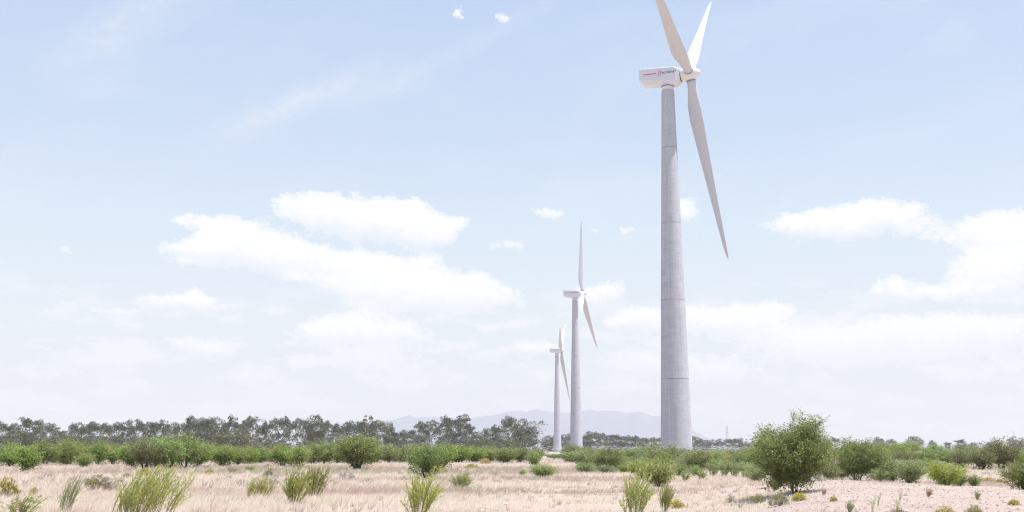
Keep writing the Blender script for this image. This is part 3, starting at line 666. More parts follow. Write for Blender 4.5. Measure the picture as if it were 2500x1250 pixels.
PARTS = {'gum': ('crown', 'trunk'), 'dome': ('crown', 'trunk'), 'dead': ('crown', 'trunk')}
rp = random.Random(3)
def plant(name, kind, px, py, hpx, wpx, label, cat, group=None, var=None, D=None, turn=None):
    """px, py: foot point in the photo; hpx, wpx: size there; D: distance when the foot is hidden"""
    if D: x, y = (px - 1250) / F * D / math.cos(T) * math.cos(T) ** 2, D; dd = D
    else: x, y = at(px, py)
    dep = y * math.cos(T)
    H = hpx / F * dep * 1.0; W = wpx / F * dep
    me = V[kind][(var if var is not None else rp.randrange(len(V[kind]))) % len(V[kind])]
    e = link(name, None); e.location = (x, y, float(gz(x, y)) - .02 * min(H, 1)); e.scale = (W, W, H)
    wind = kind in ('wand', 'lime', 'wispy', 'sapling', 'stalk', 'tuft')
    e.rotation_euler.z = turn if turn is not None else (rp.uniform(-.35, .35) if wind else rp.uniform(0, 6.28))
    a, b = PARTS.get(kind, ('foliage', 'stems'))
    link(a, me[0], e)
    if me[1]: link(b, me[1], e)
    tag(e, label, cat, group); return e

ORD = 'first second third fourth fifth sixth seventh eighth ninth tenth eleventh twelfth thirteenth fourteenth fifteenth sixteenth'.split()
def series(items, marks, pre, fmt):
    """labels by counting rightwards from the nearest landmark on the left"""
    out = []; cnt = {}
    for it in sorted(items):
        m = max([k for k in marks if k[0] <= it[0]], key=lambda k: k[0]); cnt[m] = cnt.get(m, 0) + 1
        out.append((it, fmt.format(pre=pre, o=ORD[cnt[m] - 1], m=m[1])))
    return out

# --- tall gum trees of the far belt, left half (top y, foot hidden)
BACK = [(4,1026,52),(30,1033,50),(62,1022,52),(92,1026,50),(118,1030,44),(136,1050,30),(158,1046,34),(182,1035,44),(208,1034,40),(232,1032,42),(256,1032,42),(284,1028,44),(312,1020,44),
  (336,1027,40),(360,1030,42),(386,1026,42),(412,1033,42),(440,1027,44),(466,1020,48),(498,1018,60),(528,1020,48),(560,1016,46),(588,1024,44),(610,1018,46),(636,1038,40),(662,1017,44),(690,1020,42),
  (720,1022,46),(746,1026,38),(768,1014,46),(794,1024,40),(822,1029,38),(846,1027,42),(872,1030,40),(896,1018,44),(922,1020,50),(948,1030,36),(976,1048,34),(1000,1043,40),(1030,1022,44),(1054,1024,40),
  (1084,1018,46),(1114,1008,64),(1142,1028,34),(1164,1052,32),(1190,1044,38),(1216,1030,36),(1244,1012,50),(1274,1016,42)]
MK = [(-9,'the left edge of the photo'),(143,'the notch in the far treetops'),(300,'the large bush clump'),(480,'the olive domed tree'),(630,'the gap in the canopy'),(770,'the highest thin treetop'),(935,'the trees at the mountain slope'),(1060,'the tallest far crown'),(1180,'the last tall clump')]
for (px, top, wpx), lab in series(BACK, MK, '', 'tall grey-green gum tree, {o} right of {m}'):
    D = 720 + rp.uniform(-40, 60); plant('gum_tree', 'dome' if rp.random() < .15 else 'gum', px, 0, 1105 - top + rp.uniform(-6, 5), wpx * rp.uniform(.85, 1.15), lab, 'tree', 'tall gum trees in the far belt', D=D)
plant('gum_tree', 'dead', 1306, 0, 80, 66, 'half-dead gum tree with bare pale branches, just left of the far turbines', 'tree', D=690, var=0)
plant('gum_tree', 'gum', 1296, 0, 66, 40, 'leafy gum tree right beside the bare-branched one, left of the far turbines', 'tree', D=700)
plant('gum_tree', 'gum', 1268, 0, 60, 46, 'dark gum tree at the foot of the last tall clump', 'tree', D=640)
# --- lower rounded trees in front of the belt
FRONT = [(10,1062,56),(45,1052,60),(82,1060,50),(112,1066,48),(146,1064,50),(176,1060,60),(212,1068,46),(240,1062,54),(272,1062,50),(306,1066,46),(340,1062,50),(378,1064,44),(414,1058,52),(446,1064,44),(610,1072,36),(636,1078,30),
  (660,1070,34),(688,1074,34),(716,1070,36),(744,1072,32),(770,1066,34),(796,1070,34),(824,1064,36),(850,1068,32),(884,1062,42),(908,1058,40),(944,1068,34),(968,1064,36),(996,1062,40),(1024,1058,36),(1052,1066,32),(1080,1064,34),(1108,1070,30),(1128,1066,34),(1152,1072,36),(1178,1068,38),(1202,1072,34),(1228,1070,32),(1252,1066,36)]
for (px, top, wpx), lab in series(FRONT, MK, '', 'low olive-brown tree, {o} right of {m}'):
    D = 560 + rp.uniform(-30, 40)
    if 620 < px < 1060 and rp.random() < .5: continue
    k = 'dome' if px < 460 or rp.random() < .45 else 'gum'
    plant('gum_tree', k, px, 0, 1107 - top, wpx * 1.2, lab, 'tree', 'lower trees before the far belt', D=D)
plant('gum_tree', 'dome', 566, 0, 62, 96, 'wide olive domed tree standing before the tall gums, right of the bush clump', 'tree', D=540, var=1)
plant('gum_tree', 'gum', 497, 0, 84, 60, 'broad dark gum tree rising straight behind the large bush clump', 'tree', D=640, var=2)
# --- treeline behind the turbines
RB = [(1338,1066,30),(1352,1064,26),(1372,1062,26),(1392,1060,30),(1412,1064,26),(1430,1060,28),(1450,1055,34),(1470,1058,28),(1490,1062,28),(1506,1063,28),(1524,1064,26),(1541,1067,24),(1556,1065,26),(1573,1070,22),(1590,1068,28),(1608,1069,28),(1630,1068,28),(1660,1070,28),
      (1690,1064,24),(1706,1070,26),(1724,1075,24),(1744,1074,26),(1762,1072,28),(1782,1072,26),(1800,1071,28),(1818,1078,24),(1836,1082,22)]
MK2 = [(1300,'the bare-branched gum'),(1420,'the middle turbine tower'),(1500,'the highest crown behind the turbines'),(1682,'the nearest turbine tower'),(1755,'the lattice mast')]
for (px, top, wpx), lab in series(RB, MK2, '', 'hazy low gum tree, {o} right of {m}'):
    D = 1180 + rp.uniform(-60, 80); plant('gum_tree', 'gum' if rp.random() < .75 else 'dome', px, 0, 1104 - top, wpx * 1.2, lab, 'tree', 'hazy gum trees behind the turbines', D=D)
for i, (px, top, wpx, lab) in enumerate([(1862,1078,22,'hazy gum tree showing at the left side of the big acacia bush'),(2018,1076,26,'grey gum tree in the gap right of the big acacia bush'),(2040,1073,26,'flat-topped grey gum tree just left of the dark dense bush'),
    (2146,1072,26,'slim distant gum tree, first one right of the dark dense bush'),(2176,1077,32,'spreading distant gum tree, second one right of the dark dense bush'),(2233,1071,42,'broad pointed distant gum tree standing alone on the right horizon'),
    (2277,1080,22,'narrow distant gum tree right of the broad pointed one'),(2314,1084,15,'tiny umbrella-topped distant gum tree on the right horizon'),(2346,1078,27,'wind-swept distant gum tree right of the tiny umbrella-topped one'),
    (2378,1085,22,'small distant gum tree above the brownish two-trunked bush'),(2424,1082,30,'distant gum tree at the left shoulder of the tall olive bush'),(2474,1071,24,'distant gum tree right below the far power pylon'),(2498,1074,26,'distant gum tree cut by the right edge of the photo')]):
    plant('gum_tree', 'gum' if i in (2, 4, 7, 8) else 'dome', px, 0, 1108 - top, wpx * 1.0, lab, 'tree', 'scattered gum trees on the right horizon', D=1250 + 30 * (i % 3))

# --- rows of green bushes, background fill
ROW = []
x = -6
while x < 1330:
    if not 300 < x < 500: ROW.append((x, 1086 + rp.uniform(-4, 9) + (5 if x > 1050 else 0), rp.uniform(42, 60)))
    x += rp.uniform(19, 27)
MK3 = [(-20,'the left edge of the photo'),(70,'the two-stemmed bush'),(205,'the small bush before the row'),(285,'the left end of the bush clump'),(490,'the large bush clump'),(690,'the single-trunked bush in the row'),(870,'the lone round bush'),(1010,'the bright round bush'),(1130,'the low pale-stemmed pair'),(1235,'the dark bush near the track')]
for (px, top, wpx), lab in series([(round(a, 1), b, c) for a, b, c in ROW], MK3, '', 'back-row green bush, {o} right of {m}'):
    D = 225 + rp.uniform(-22, 40); plant('bush', rp.choice(['bush', 'bush', 'bush', 'olive']), px, 0, 1098 + CAMZ / D * F * .97 - top, wpx, lab, 'bush', 'green bushes of the long back row', D=D)
# front of the row, one by one
B = [
 ('bush',25,1143,60,64,'leafy green bush at the left edge of the front row'),('bush',62,1156,66,62,'small two-stemmed green bush standing forward of the row at far left'),
 ('bush',108,1139,62,62,'bright green bush just right of the two-stemmed bush'),('bush',160,1138,66,56,'green bush with dark lean trunk left of the small low one'),
 ('bush',168,1137,60,50,'narrow green bush squeezed behind the dark-trunked bush'),('bush',207,1144,38,36,'small low bush standing just forward of the left row'),
 ('bush',238,1138,60,44,'green bush right of the small low bush'),('bush',275,1136,52,38,'thin dark-trunked bush left of the bush clump'),
 ('bush',318,1142,60,66,'left-hand bush of the large clump'),('olive',352,1147,72,70,'low front bush of the large clump, with dense foot'),('bush',385,1142,76,68,'middle bush of the large clump, lighter crown'),
 ('bush',412,1146,74,74,'front middle bush of the large clump, dark inside'),('bush',448,1144,84,86,'tallest bush of the large clump'),('bush',486,1142,62,56,'right-hand bush of the large clump'),
 ('bush',544,1141,54,66,'vase-shaped bush first right of the large clump'),('bush',582,1138,48,44,'round bush second right of the large clump'),('bush',608,1136,46,40,'small bush third right of the large clump'),
 ('bush',636,1135,46,44,'dark-footed bush left of the single-trunked bush'),('bush',688,1141,52,54,'single-trunked bush in the middle of the left row'),('bush',708,1138,46,34,'slim bush touching the single-trunked one'),
 ('bush',728,1142,54,52,'two-trunked bush right of the single-trunked one'),('bush',764,1136,52,48,'low dark-footed bush before the taller pale one'),('bush',792,1135,60,46,'taller pale bush in the middle of the row'),
 ('bush',824,1134,46,44,'leafy bush left of the lone round bush'),('bush',848,1133,50,36,'bush partly hidden by the left side of the lone round bush'),
 ('round',872,1150,86,90,'lone round green bush on forked dark stems in the middle of the grass'),('bush',908,1134,50,50,'green bush just behind the right side of the lone round bush'),('bush',950,1132,46,46,'green bush right of the lone round bush'),
 ('olive',984,1131,44,40,'brownish bush between the lone round bush and the bright round bush'),('round',1038,1173,86,74,'bright round bush on thin dark legs, nearer than the row'),('bush',1078,1150,66,66,'duller green bush right behind the bright round bush'),
 ('bush',1122,1132,44,56,'spreading bush right of the bright round bush'),('bush',1160,1131,38,40,'low bush in the row above the ochre scrub'),('bush',1194,1130,36,34,'dark small bush with near-black foot in the right part of the row'),
 ('bush',1236,1133,42,48,'green bush leaning right, above the open grass'),('olive',1268,1131,40,40,'brown-footed bush at the right end of the long row'),('bush',1303,1141,38,28,'small dark upright bush beside the sandy track'),
]
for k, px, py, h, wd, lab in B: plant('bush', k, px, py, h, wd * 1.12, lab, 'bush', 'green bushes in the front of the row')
# --- scrub thicket around the turbine feet, middle right
TH = [('blue',1352,0,22,44,330),('blue',1372,0,26,46,300),('bush',1392,0,24,44,310),('bush',1410,0,30,46,240),('blue',1436,0,34,52,220),('bush',1462,0,30,48,260),('bush',1498,0,32,50,250),('olive',1530,0,28,46,270),('bush',1552,0,28,46,260),
      ('olive',1572,0,30,40,300),('bush',1668,0,24,40,240),('bush',1700,0,26,44,270),('bush',1742,0,28,50,250),('bush',1772,0,28,48,260),('olive',1800,0,26,48,270),('bush',1828,0,26,46,250),('blue',1786,0,30,46,200),('bush',1826,0,34,46,170),('soft',1752,0,28,46,190)]
MK4 = [(1300,'the sandy track'),(1425,'the middle turbine foot'),(1520,'the dark round bush'),(1660,'the nearest turbine foot'),(1760,'the reddish shrub')]
for (px, k, D, wd), lab in series([(a[1], a[0], a[5], a[4]) for a in TH], MK4, '', 'bush deep in the thicket, {o} right of {m}'):
    top = {True: 1100}.get(px < 1420, 1096) + (6 if px < 1400 else 0); h = 1098 + CAMZ / D * F * .97 - top
    plant('bush', k, px, 0, h, wd, lab, 'bush', 'bushes of the thicket at the turbine feet', D=D)
B2 = [
 ('blue',1400,1131,28,54,'low blue-green shrub edging the sandy track'),('blue',1425,1140,36,46,'blue-green bush behind the pale cushion shrub'),('dense',1484,1156,60,76,'dark round bush in the thicket right of the middle turbine'),
 ('soft',1427,1158,30,52,'pale green cushion shrub, larger one, left of the dark round bush'),('soft',1483,1158,24,38,'small pale green cushion shrub at the foot of the dark round bush'),('bush',1452,1142,36,40,'bush between the blue-green bush and dark round bush'),
 ('limeb',1325,1168,36,60,'yellow-green cushion shrub alone on the grass left of the thicket'),('limeb',1276,1165,20,15,'tiny yellow-green shrub left of the lone cushion shrub'),
 ('bush',1545,1138,40,50,'bush right behind the dark round bush'),('blue',1592,1134,52,88,'feathery green bush before the left side of the nearest tower'),('blue',1640,1138,52,84,'feathery green bush covering the foot of the nearest tower'),
 ('olive',1708,1152,50,66,'dark-hearted bush just right of the nearest tower'),('blue',1672,1150,34,40,'low green bush filling the gap at the nearest tower foot'),('limeb',1525,1158,28,36,'light green shrub at the left end of the foreground thicket'),
 ('limeb',1570,1172,52,64,'pale leafy shrub standing behind the front yellow-green wands'),('limeb',1612,1190,70,78,'broad light green shrub with bright crown before the nearest tower'),('soft',1660,1165,36,40,'soft green shrub right of the broad light one'),
 ('soft',1700,1166,30,34,'low light shrub under the dark-hearted bush'),('sapling',1672,1176,26,28,'upright sapling on the bare strip, left one'),('sapling',1712,1172,24,24,'upright sapling on the bare strip, right one'),
 ('ochre',1782,1150,40,42,'reddish-orange shrub amid the green thicket'),('sapling',1742,1166,40,34,'light green sapling, first from the left on the thicket edge'),('sapling',1768,1167,42,34,'light green sapling, second from the left on the thicket edge'),
 ('sapling',1794,1168,44,36,'light green sapling, third from the left on the thicket edge'),('sapling',1818,1168,40,34,'light green sapling, fourth from the left on the thicket edge'),('soft',1846,1178,46,46,'light green shrub tucked against the left side of the big acacia bush'),
 ('bush',1812,1150,42,46,'green bush behind the row of light saplings'),('bush',1848,1150,50,44,'green bush behind the left flank of the big acacia bush'),
 ('acacia',1937,1204,180,170,'big acacia bush with ragged pointed top, tallest plant of the right foreground'),('soft',2026,1174,50,62,'pale yellow-green shrub between the big acacia and the dark dense bush'),
 ('limeb',1893,1203,38,28,'small pale upright shrub at the left foot of the big acacia bush'),('dense',2092,1176,102,112,'dark dense bush right of the big acacia, standing behind the gravel bank'),
 ('soft',2150,1178,34,44,'soft light shrub at the right foot of the dark dense bush'),('blue',2178,1178,56,56,'blue-green leafy bush behind the gravel bank, left one'),('blue',2224,1186,66,66,'blue-green leafy bush behind the gravel bank, right one'),
 ('limeb',2312,1194,68,74,'yellow-green broom-like shrub at the lip of the gravel bank'),('blue',2344,1190,44,36,'dark leafy shrub at the right side of the broom-like one'),('bush',2380,1193,36,26,'small dark sapling bush standing alone beside the gravel bank'),
 ('round',2494,1203,76,72,'bright green bush cut off by the right edge, behind the gravel'),('olive',2446,1150,76,78,'tall olive bush on one dark trunk near the right edge'),('olive',2398,1151,54,60,'brownish two-trunked bush left of the tall olive bush'),
 ('olive',2346,1146,46,48,'brown-stemmed bush behind the broom-like shrub'),('bush',2484,1142,48,50,'olive bush behind the tall one, at the right edge'),
]
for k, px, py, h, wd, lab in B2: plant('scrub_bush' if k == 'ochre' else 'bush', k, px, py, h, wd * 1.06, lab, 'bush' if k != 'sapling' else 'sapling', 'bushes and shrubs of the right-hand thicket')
TK = []
for i in range(44):
    px = 1400 + (i * 37.7) % 452 + rp.uniform(-6, 6); fr = rp.random(); ymax = 1128 + 24 * min(1, (px - 1390) / 80) + 10 * max(0, (px - 1700) / 150); TK.append((px, 1116 + (ymax - 1116) * fr ** .8 + rp.uniform(-2, 2), rp.uniform(38, 56), rp.uniform(26, 38)))
for (px, py, wd, h), lab in series(TK, MK4, '', 'thicket filling bush, {o} right of {m}'):
    plant('bush', rp.choice(['bush', 'blue', 'bush', 'olive', 'blue']), px, py, h, wd, lab, 'bush', 'bushes of the thicket at the turbine feet')
TK = []
for i in range(30):
    px = 2060 + (i * 53.3) % 440 + rp.uniform(-6, 6); ymax = 1172 if px < 2330 else 1146; TK.append((px, 1116 + (ymax - 1116) * rp.random() ** .9, rp.uniform(40, 62), rp.uniform(30, 42)))
for (px, py, wd, h), lab in series(TK, [(2000,'the big acacia bush'),(2110,'the dark dense bush'),(2200,'the blue-green leafy pair'),(2310,'the broom-like shrub'),(2440,'the tall olive bush')], '', 'green filling bush, {o} right of {m}'):
    plant('bush', rp.choice(['bush', 'blue', 'bush', 'olive']), px, py, h, wd, lab, 'bush', 'background bushes on the right')
RF = [(2060,1094,190),(2090,1092,230),(2128,1096,240),(2152,1096,200),(2180,1092,250),(2206,1098,190),(2232,1099,240),(2256,1100,190),(2282,1103,250),(2302,1097,230),(2326,1098,260),(2350,1094,240),(2374,1096,230),(2402,1096,220),(2424,1096,260),(2466,1092,230),(2496,1092,210),
      (2170,1118,150),(2212,1122,150),(2256,1118,150),(2286,1124,140),(2130,1122,150)]
MK5 = [(2000,'the big acacia bush'),(2110,'the dark dense bush'),(2240,'the broad pointed distant gum'),(2340,'the wind-swept distant gum'),(2440,'the tall olive bush')]
for (px, top, D), lab in series(RF, MK5, '', 'dull background bush, {o} right of {m}'):
    plant('bush', rp.choice(['bush', 'olive', 'bush', 'blue']), px, 0, 1098 + CAMZ / D * F * .97 - top, 50 if D > 160 else 56, lab, 'bush', 'background bushes on the right', D=D)
# --- foreground shrubs on the grass
FG = [
 ('lime',0,345,1272,134,200,'large yellow-green shrub blown to the right in the left foreground','shrub'),('lime',1,312,1266,88,50,'shorter upright stems at the left side of the large blown shrub','shrub'),('wispy',0,156,1262,102,62,'sparse wispy pale shrub leaning right in the left foreground','shrub'),
 ('wispy',1,48,1266,60,84,'sparse green shrub cut by the bottom edge at far left','shrub'),('pale',0,236,1200,40,56,'yellowish cushion scrub over grey twigs behind the wispy shrub','scrub'),('ochre',0,18,1216,50,58,'ochre scrub at the left edge of the photo','scrub'),
 ('ochre',1,82,1212,22,20,'little ochre scrub right of the one at the left edge','scrub'),('lime',2,626,1222,58,70,'yellow-green leaning shrub left of the pale-leafed pair','shrub'),('wand',0,716,1234,92,74,'green many-stemmed shrub with bare legs, left of a pair','shrub'),
 ('wand',1,768,1218,76,60,'thinner shrub leaning right, right one of a pair','shrub'),('lime',1,1022,1268,118,88,'tall yellow-green shrub at the bottom centre of the photo','shrub'),('limeb',1,1126,1198,42,46,'small round green shrub right of the bottom centre shrub','shrub'),
 ('lime',1,1548,1272,126,74,'tall lime-coloured shrub in the foreground, left of the yellow flowers','shrub'),('wand',2,1622,1252,72,40,'slim green shrub right of the tall lime-coloured one','shrub'),('yellow',0,1650,1242,22,46,'low bright yellow flowering scrub beside the tall lime-coloured shrub','scrub'),
 ('ochre',0,1072,1158,20,46,'orange-yellow scrub at the foot of the duller green bush','scrub'),('ochre',1,1152,1146,14,34,'orange scrub on the grass above the small round shrub','scrub'),('pale',1,1140,1164,12,24,'pale yellow scrub tuft above the small round green shrub','scrub'),
 ('ochre',0,510,1160,16,24,'orange scrub beside the top of the large blown shrub','scrub'),('ochre',1,352,1168,26,30,'orange-yellow scrub peeping out behind the large blown shrub','scrub'),('sapling',0,566,1156,16,26,'sparse green weed in the grass right of the orange scrub','shrub'),
 ('sapling',1,608,1154,18,26,'second sparse green weed in the grass right of the orange scrub','shrub'),('pale',0,656,1168,26,28,'pale yellowish scrub behind the yellow-green leaning shrub','scrub'),('pale',1,310,1170,16,24,'pale scrub left of the large blown shrub','scrub'),
 ('grey',0,262,1200,34,50,'dry grey twiggy scrub right of the yellowish cushion','scrub'),('grey',1,836,1170,20,26,'grey twiggy scrub left of the grass before the lone round bush','scrub'),('grey',0,856,1172,18,24,'second grey twiggy scrub right under the lone round bush','scrub'),
 ('grey',1,680,1166,16,30,'grey dead scrub behind the many-stemmed pair','scrub'),('grey',0,932,1166,8,10,'tiny dark dead tuft on the grass right of the lone round bush','scrub'),('ochre',1,1186,1136,16,26,'yellow scrub under the dark-footed bush in the row','scrub'),
 ('pale',0,1208,1164,10,22,'pale yellow weed patch on the grass left of the tiny yellow-green shrub','scrub'),('pale',1,1850,1230,24,42,'pale cushion scrub on the gravel, left of the yellow-flowered one','scrub'),('pale',0,1905,1234,32,50,'rounded pale-green scrub in front of the big acacia bush','scrub'),
 ('yellow',1,1953,1223,20,38,'yellow-flowered low scrub at the right foot of the big acacia bush','scrub'),('yellow',0,2036,1224,14,18,'small scrub with yellow flowers on the gravel','scrub'),('tuft',0,2010,1211,12,12,'reddish dry tuft on the gravel bank','tuft'),
 ('tuft',0,2266,1214,14,16,'second reddish dry tuft, farther right on the gravel bank','tuft'),('grey',1,1784,1228,24,26,'dry grey twigs at the edge of the gravel bank','scrub'),('sapling',2,2386,1221,24,15,'small green sapling alone on the right part of the gravel','sapling'),
 ('yellow',1,2476,1233,14,28,'yellow-green scrub near the right edge on the gravel','scrub'),('tuft',1,1806,1243,8,10,'tiny green weed on the bare soil right of the yellow flowers','weed'),('stalk',0,2142,1234,30,22,'single yellow weed stalk on the gravel bank, upper left one','weed'),
 ('stalk',0,2196,1222,28,18,'single weed stalk on the gravel bank, right one','weed'),('stalk',0,2128,1256,46,26,'tall thin weed stalk near the bottom edge on the gravel','weed'),('stalk',0,2188,1258,50,28,'tall thin weed stalk right of the first near the bottom edge','weed'),
 ('sapling',2,2074,1252,30,24,'green weed near the bottom edge on the gravel','weed'),('pale',1,2192,1262,22,40,'pale scrub at the bottom edge below the weed stalks','scrub'),('yellow',0,2310,1266,28,60,'yellow scrub cut by the bottom edge on the gravel','scrub'),
 ('pale',0,2380,1266,32,48,'greenish pale scrub cut by the bottom edge, rightmost','scrub'),('grey',0,1998,1184,22,34,'dry brown twigs at the right foot of the big acacia bush','scrub'),('ochre',0,2352,1158,14,34,'orange scrub behind the small dark sapling bush','scrub'),
 ('ochre',1,2412,1178,12,40,'orange-yellow scrub patch under the tall olive bush, left one','scrub'),('ochre',0,2448,1180,12,36,'orange-yellow scrub patch under the tall olive bush, right one','scrub'),('grey',1,2410,1160,10,34,'grey low scrub under the two-trunked bush','scrub'),('grey',0,2452,1160,12,34,'grey low scrub under the tall olive bush','scrub'),
 ('pale',1,176,1178,14,26,'pale low scrub in the grass above the wispy shrub','scrub'),('grey',1,96,1176,16,40,'pale grey dead grass clump below the two-stemmed bush','scrub'),('pale',0,556,1172,10,22,'small pale scrub on the grass above the yellow-green leaning shrub','scrub'),
]
GR = [(120,1168,18,46),(210,1186,20,40),(292,1184,18,34),(330,1196,16,40),(540,1180,14,40),(588,1186,16,30),(664,1182,18,36),(812,1186,14,40),(900,1180,12,34),(955,1190,12,40),(1088,1178,12,40),(1010,1160,12,44),(1212,1182,10,40),(1100,1212,14,40),(520,1216,16,44)]
for (px, py, h, wd), lab in series(GR, [(0,'the left edge of the photo'),(236,'the yellowish cushion scrub'),(500,'the large blown shrub'),(768,'the many-stemmed pair'),(1050,'the bright round bush')], '', 'faded grey dead scrub in the grass, {o} right of {m}'):
    plant('scrub', 'grey', px, py, h, wd, lab, 'scrub', 'faded dead scrubs scattered in the grass')
NM = {'shrub': 'shrub', 'scrub': 'scrub', 'tuft': 'grass_tuft', 'sapling': 'sapling', 'weed': 'weed'}
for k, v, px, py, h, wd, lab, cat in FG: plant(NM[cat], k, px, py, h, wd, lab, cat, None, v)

# ------------------------------------------------------------------ lattice masts and a wire line
def pylon(px, top, D, wpx, label, arms):
    x = (px - 1250) / F * D * math.cos(T); H = (1098 - top) / F * D + CAMZ; W = wpx / F * D; root = link('power_pylon', None); root.location = (x, D, 0); tag(root, label, 'pylon', 'lattice masts of the power line')
    g = Geo(); n = 9
    def wz(t): return W * (1.0 - .62 * min(1, t * 1.25))
    for sx in (-1, 1):
        for sy in (-1, 1):
            g.tube([(sx * wz(t) / 2, sy * wz(t) / 2, t * H) for t in np.linspace(0, 1, 8)], .11, 4)
    link('mast_legs', g.me('mast_legs', M_STEEL), root); g = Geo()
    for k in range(n):
        a, b = k / n, (k + 1) / n; s = 1 if k % 2 else -1
        for sy in (-1, 1):
            g.tube([(-s * wz(a) / 2, sy * wz(a) / 2, a * H), (s * wz(b) / 2, sy * wz(b) / 2, b * H)], .07, 3)
            g.tube([(sy * wz(a) / 2, -s * wz(a) / 2, a * H), (sy * wz(b) / 2, s * wz(b) / 2, b * H)], .07, 3)
    link('bracing', g.me('bracing', M_STEEL), root)
    for z in arms:
        g = Geo(); L = W * 1.0
        for sy in (-.3, .3): g.tube([(-L, 0, z * H), (-wz(z) / 2, sy, z * H + .5), (wz(z) / 2, sy, z * H + .5), (L, 0, z * H)], .09, 4)
        link('cross_arm', g.me('cross_arm', M_STEEL), root)
pylon(1776, 1041, 1400, 8, 'pale lattice mast rising over the hazy trees, right of the nearest turbine', (.97, .9))
pylon(2477, 1053, 2000, 8, 'faint lattice power pylon on the horizon near the right edge', (.97, .8, .62))
root = link('wire_line', None); xa, xb = 20.0, 150.0; root.location = (xa, 640, 0)
tag(root, 'low pole line with thin wires running behind the turbine feet', 'power line')
g0 = Geo(); g0.tube([(0, 0, -.2), (0, 0, 4.6)], .09, 6); g0.box((-.6, -.05, 4.2), (.6, .05, 4.32)); pm = g0.me('pole', M_WOOD)
for k in range(5):
    p = link('pole', pm, root); p.location = (k * 32.5, k * 3.0, 0)
for dy, z in ((-.5, 4.34), (.5, 3.5)):
    g = Geo()
    for k in range(4): g.tube([(k * 32.5 + t * 32.5, (k + t) * 3.0 + dy * .2, z - .5 * 4 * t * (1 - t)) for t in np.linspace(0, 1, 7)], .035, 4, False)
    link('wire', g.me('wire', M_STEEL), root)

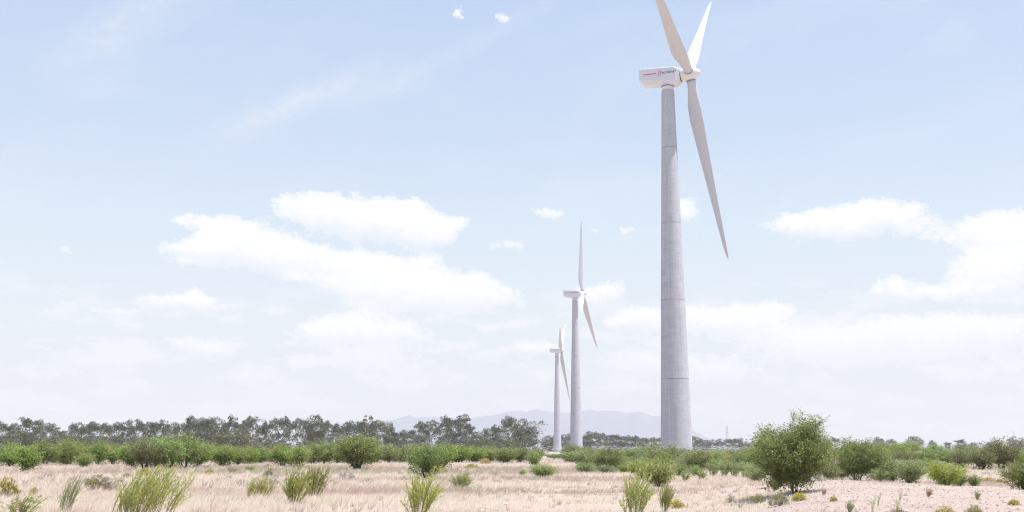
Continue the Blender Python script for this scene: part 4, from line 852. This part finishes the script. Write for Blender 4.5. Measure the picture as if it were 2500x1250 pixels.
# ------------------------------------------------------------------ grass and stones
def build_grass():
    rng = np.random.default_rng(5); Vs, Ts = [], []
    for r0, r1, dens, hgt, wd in [(26, 45, 150, .30, .016), (45, 65, 105, .32, .022), (65, 95, 52, .34, .034), (95, 140, 22, .36, .055), (140, 210, 8, .40, .10), (210, 300, 2.2, .45, .2)]:
        amax = R(29); n = int((r1 * r1 - r0 * r0) * amax * dens); r = np.sqrt(rng.uniform(r0 * r0, r1 * r1, n)); a = rng.uniform(-amax, amax, n)
        x, y = r * np.sin(a), r * np.cos(a)
        keep = (mound(x, y) + .9 * (fbm(x * .35, y * .35, 3, 9) - .5) < .3 + .75 * rng.random(n) ** 3) & (fbm(x * .5, y * .5, 3, 71) + .25 * rng.random(n) > .40) & (rng.random(n) > .85 * bare(x, y))
        x, y = x[keep], y[keep]; n = len(x)
        cl = fbm(x * .8, y * .8, 2, 81); h = hgt * rng.uniform(.45, 1.15, n) * (.4 + 1.2 * cl) * (1 - .45 * sstep(-.06, .05, x / y) * (r[keep] < 95)); ln = rng.normal(.35, .35, n) * h; ly = rng.normal(0, .25, n) * h
        z = gz(x, y) - .01; w_ = wd * rng.uniform(.6, 1.2, n); th = rng.uniform(-.7, .7, n)
        b0 = np.stack([x - w_ * np.cos(th) / 2, y - w_ * np.sin(th) / 2, z], -1); b1 = np.stack([x + w_ * np.cos(th) / 2, y + w_ * np.sin(th) / 2, z], -1); tp = np.stack([x + ln, y + ly, z + h], -1)
        Vs.append(np.stack([b0, b1, tp], 1).reshape(-1, 3))
        rr = np.hypot(x, y); reg = fbm(x * .03, y * .075, 3, 61); far = sstep(95, 125, rr) * (1 - sstep(185, 230, rr)) * .28 * sstep(.05, -.1, x / y)
        Ts.append(np.clip((reg - .5) * 2.6 + .33 + far + rng.normal(0, .12, n), 0, 1))
    for r0, r1, nt, sc_ in [(27, 60, 2600, 1.), (60, 110, 3200, 1.1), (110, 190, 2200, 1.3)]:
        amax = R(29); r = np.sqrt(rng.uniform(r0**2, r1**2, nt)); a = rng.uniform(-amax, amax, nt); cx, cy_ = r * np.sin(a), r * np.cos(a)
        k = (mound(cx, cy_) < .25 + .7 * rng.random(nt) ** 5) & (fbm(cx * .06, cy_ * .1, 3, 91) + .3 * rng.random(nt) > .55); cx, cy_ = cx[k], cy_[k]; m = len(cx); nb = 16
        hh = rng.uniform(.18, .58, (m, 1)) * (1 - .45 * sstep(-.05, .06, cx / cy_))[:, None] * rng.uniform(.6, 1.1, (m, nb)) * sc_; ang = rng.uniform(0, 6.28, (m, nb)); rad = rng.uniform(0, .13, (m, nb)) * sc_
        x, y = cx[:, None] + np.cos(ang) * rad, cy_[:, None] + np.sin(ang) * rad; z = gz(x, y) - .01; w_ = (.012 + r[k][:, None] * .00033) * np.ones((m, nb))
        tx = x + np.cos(ang) * hh * .35 + hh * .35; ty = y + np.sin(ang) * hh * .35
        Vs.append(np.stack([np.stack([x - w_ / 2, y, z], -1), np.stack([x + w_ / 2, y, z], -1), np.stack([tx, ty, z + hh], -1)], 2).reshape(-1, 3))
        Ts.append(np.clip(np.repeat(rng.choice([.02, .1, .3, .62, .75, 1.], m, p=[.25, .25, .15, .15, .12, .08]), nb) + rng.normal(0, .06, m * nb), 0, 1))
    Vv = np.concatenate(Vs); Q = np.arange(len(Vv)).reshape(-1, 3)
    m, N = mat('dry_grass'); t = N.n('ShaderNodeAttribute', attribute_name='tint').outputs['Fac']
    c = N.ramp(t, [(0, (.86,.77,.63)), (.35, (.80,.69,.56)), (.6, (.68,.53,.45)), (.85, (.54,.41,.37)), (1, (.50,.47,.33))])
    b = pbr(N, c, .7, .15); tr = N.n('ShaderNodeBsdfTranslucent', inp={0: c}); mx = N.n('ShaderNodeMixShader', inp={0: .35})
    N.t.links.new(b.outputs[0], mx.inputs[1]); N.t.links.new(tr.outputs[0], mx.inputs[2]); finish(m, N, mx)
    tag(link('dry_grass', mesh('dry_grass', Vv, [Q], m, {'tint': ('FACE', np.concatenate(Ts))})), 'dry straw-coloured grass covering the open ground', 'grass', kind='stuff')
build_grass()

def build_stones():
    rng = np.random.default_rng(8)
    ico = np.array([(-1,0,0),(1,0,0),(0,-1,0),(0,1,0),(0,0,-1),(0,0,1)], float); fc = np.array([(0,2,5),(2,1,5),(1,3,5),(3,0,5),(2,0,4),(1,2,4),(3,1,4),(0,3,4)])
    n = 30000; r = np.sqrt(rng.uniform(26**2, 76**2, n)); a = rng.uniform(R(2), R(29), n); x, y = r * np.sin(a), r * np.cos(a)
    k = mound(x, y) + .9 * (fbm(x * .5, y * .5, 3, 19) - .5) > .35 + .5 * rng.random(n); x, y = x[k], y[k]; n = len(x); s = .010 + .045 * rng.uniform(0, 1, n) ** 7 + .010 * rng.random(n)
    Vv = ico[None] * (s[:, None] * rng.uniform(.7, 1.4, (n, 1)))[:, :, None] * rng.uniform(.6, 1.2, (n, 6, 1)) * [1, 1, .65] + np.stack([x, y, gz(x, y) + s * .2], -1)[:, None]
    Q = (fc[None] + (np.arange(n) * 6)[:, None, None]).reshape(-1, 3)
    m, N = mat('gravel_chips'); t = N.n('ShaderNodeAttribute', attribute_name='tint').outputs['Fac']
    finish(m, N, pbr(N, N.ramp(t, [(0, (.28,.20,.17)), (.5, (.42,.33,.285)), (1, (.60,.51,.45))]), .95, .1))
    tag(link('gravel', mesh('gravel', Vv.reshape(-1, 3), [Q], m, {'tint': ('FACE', np.repeat(rng.random(n), 8))})), 'pinkish gravel chips strewn over the low bank', 'gravel', kind='stuff')
    for i, (px, py, wpx, lab) in enumerate([(1168,1240,20,'pale flat stone in the grass right of the bottom centre shrub, left one'),(1192,1242,22,'pale rounded stone in the middle of the stone patch'),(1212,1246,18,'pale stone at the right end of the stone patch'),(1178,1250,26,'broad pale stone at the bottom edge of the stone patch'),
        (1236,1232,14,'small pale stone above the stone patch, in the grass'),(1362,1212,18,'flat pale stone on the short grass right of centre')]):
        X, Y = at(px, py); W = wpx / F * Y; g = Geo(); u, v = np.meshgrid(np.arange(12) / 12 * 2 * np.pi, np.linspace(0, np.pi, 8)); P = np.stack([np.cos(u) * np.sin(v), np.sin(u) * np.sin(v), np.cos(v)], -1)
        P *= (1 + .28 * (vnoise(P[..., 0] * 1.7 + i * 9, P[..., 1] * 1.7 + P[..., 2] * 2, i) - .5))[..., None] * np.array([.5, .38, .22]) * W
        g.loft(P, False); o = link('stone', g.me('stone', M_STONE)); o.location = (X, Y, float(gz(X, Y)) + .04 * W); o.rotation_euler = (.1, .1 * (i % 3 - 1), i)
        tag(o, lab, 'stone', 'pale stones lying in the grass')
build_stones()

# ------------------------------------------------------------------ haze
g = Geo(); g.box((-26000, -300, -9), (26000, 24500, 900)); mh, N = mat('haze_air')
pv = N.n('ShaderNodeVolumePrincipled', inp={'Color': (.625, .655, .685), 'Density': .85e-4, 'Anisotropy': 0.0})
o = N.n('ShaderNodeOutputMaterial'); N.t.links.new(pv.outputs[0], o.inputs['Volume'])
tag(link('haze', g.me('haze', mh)), 'pale daylight haze', 'haze', kind='stuff')
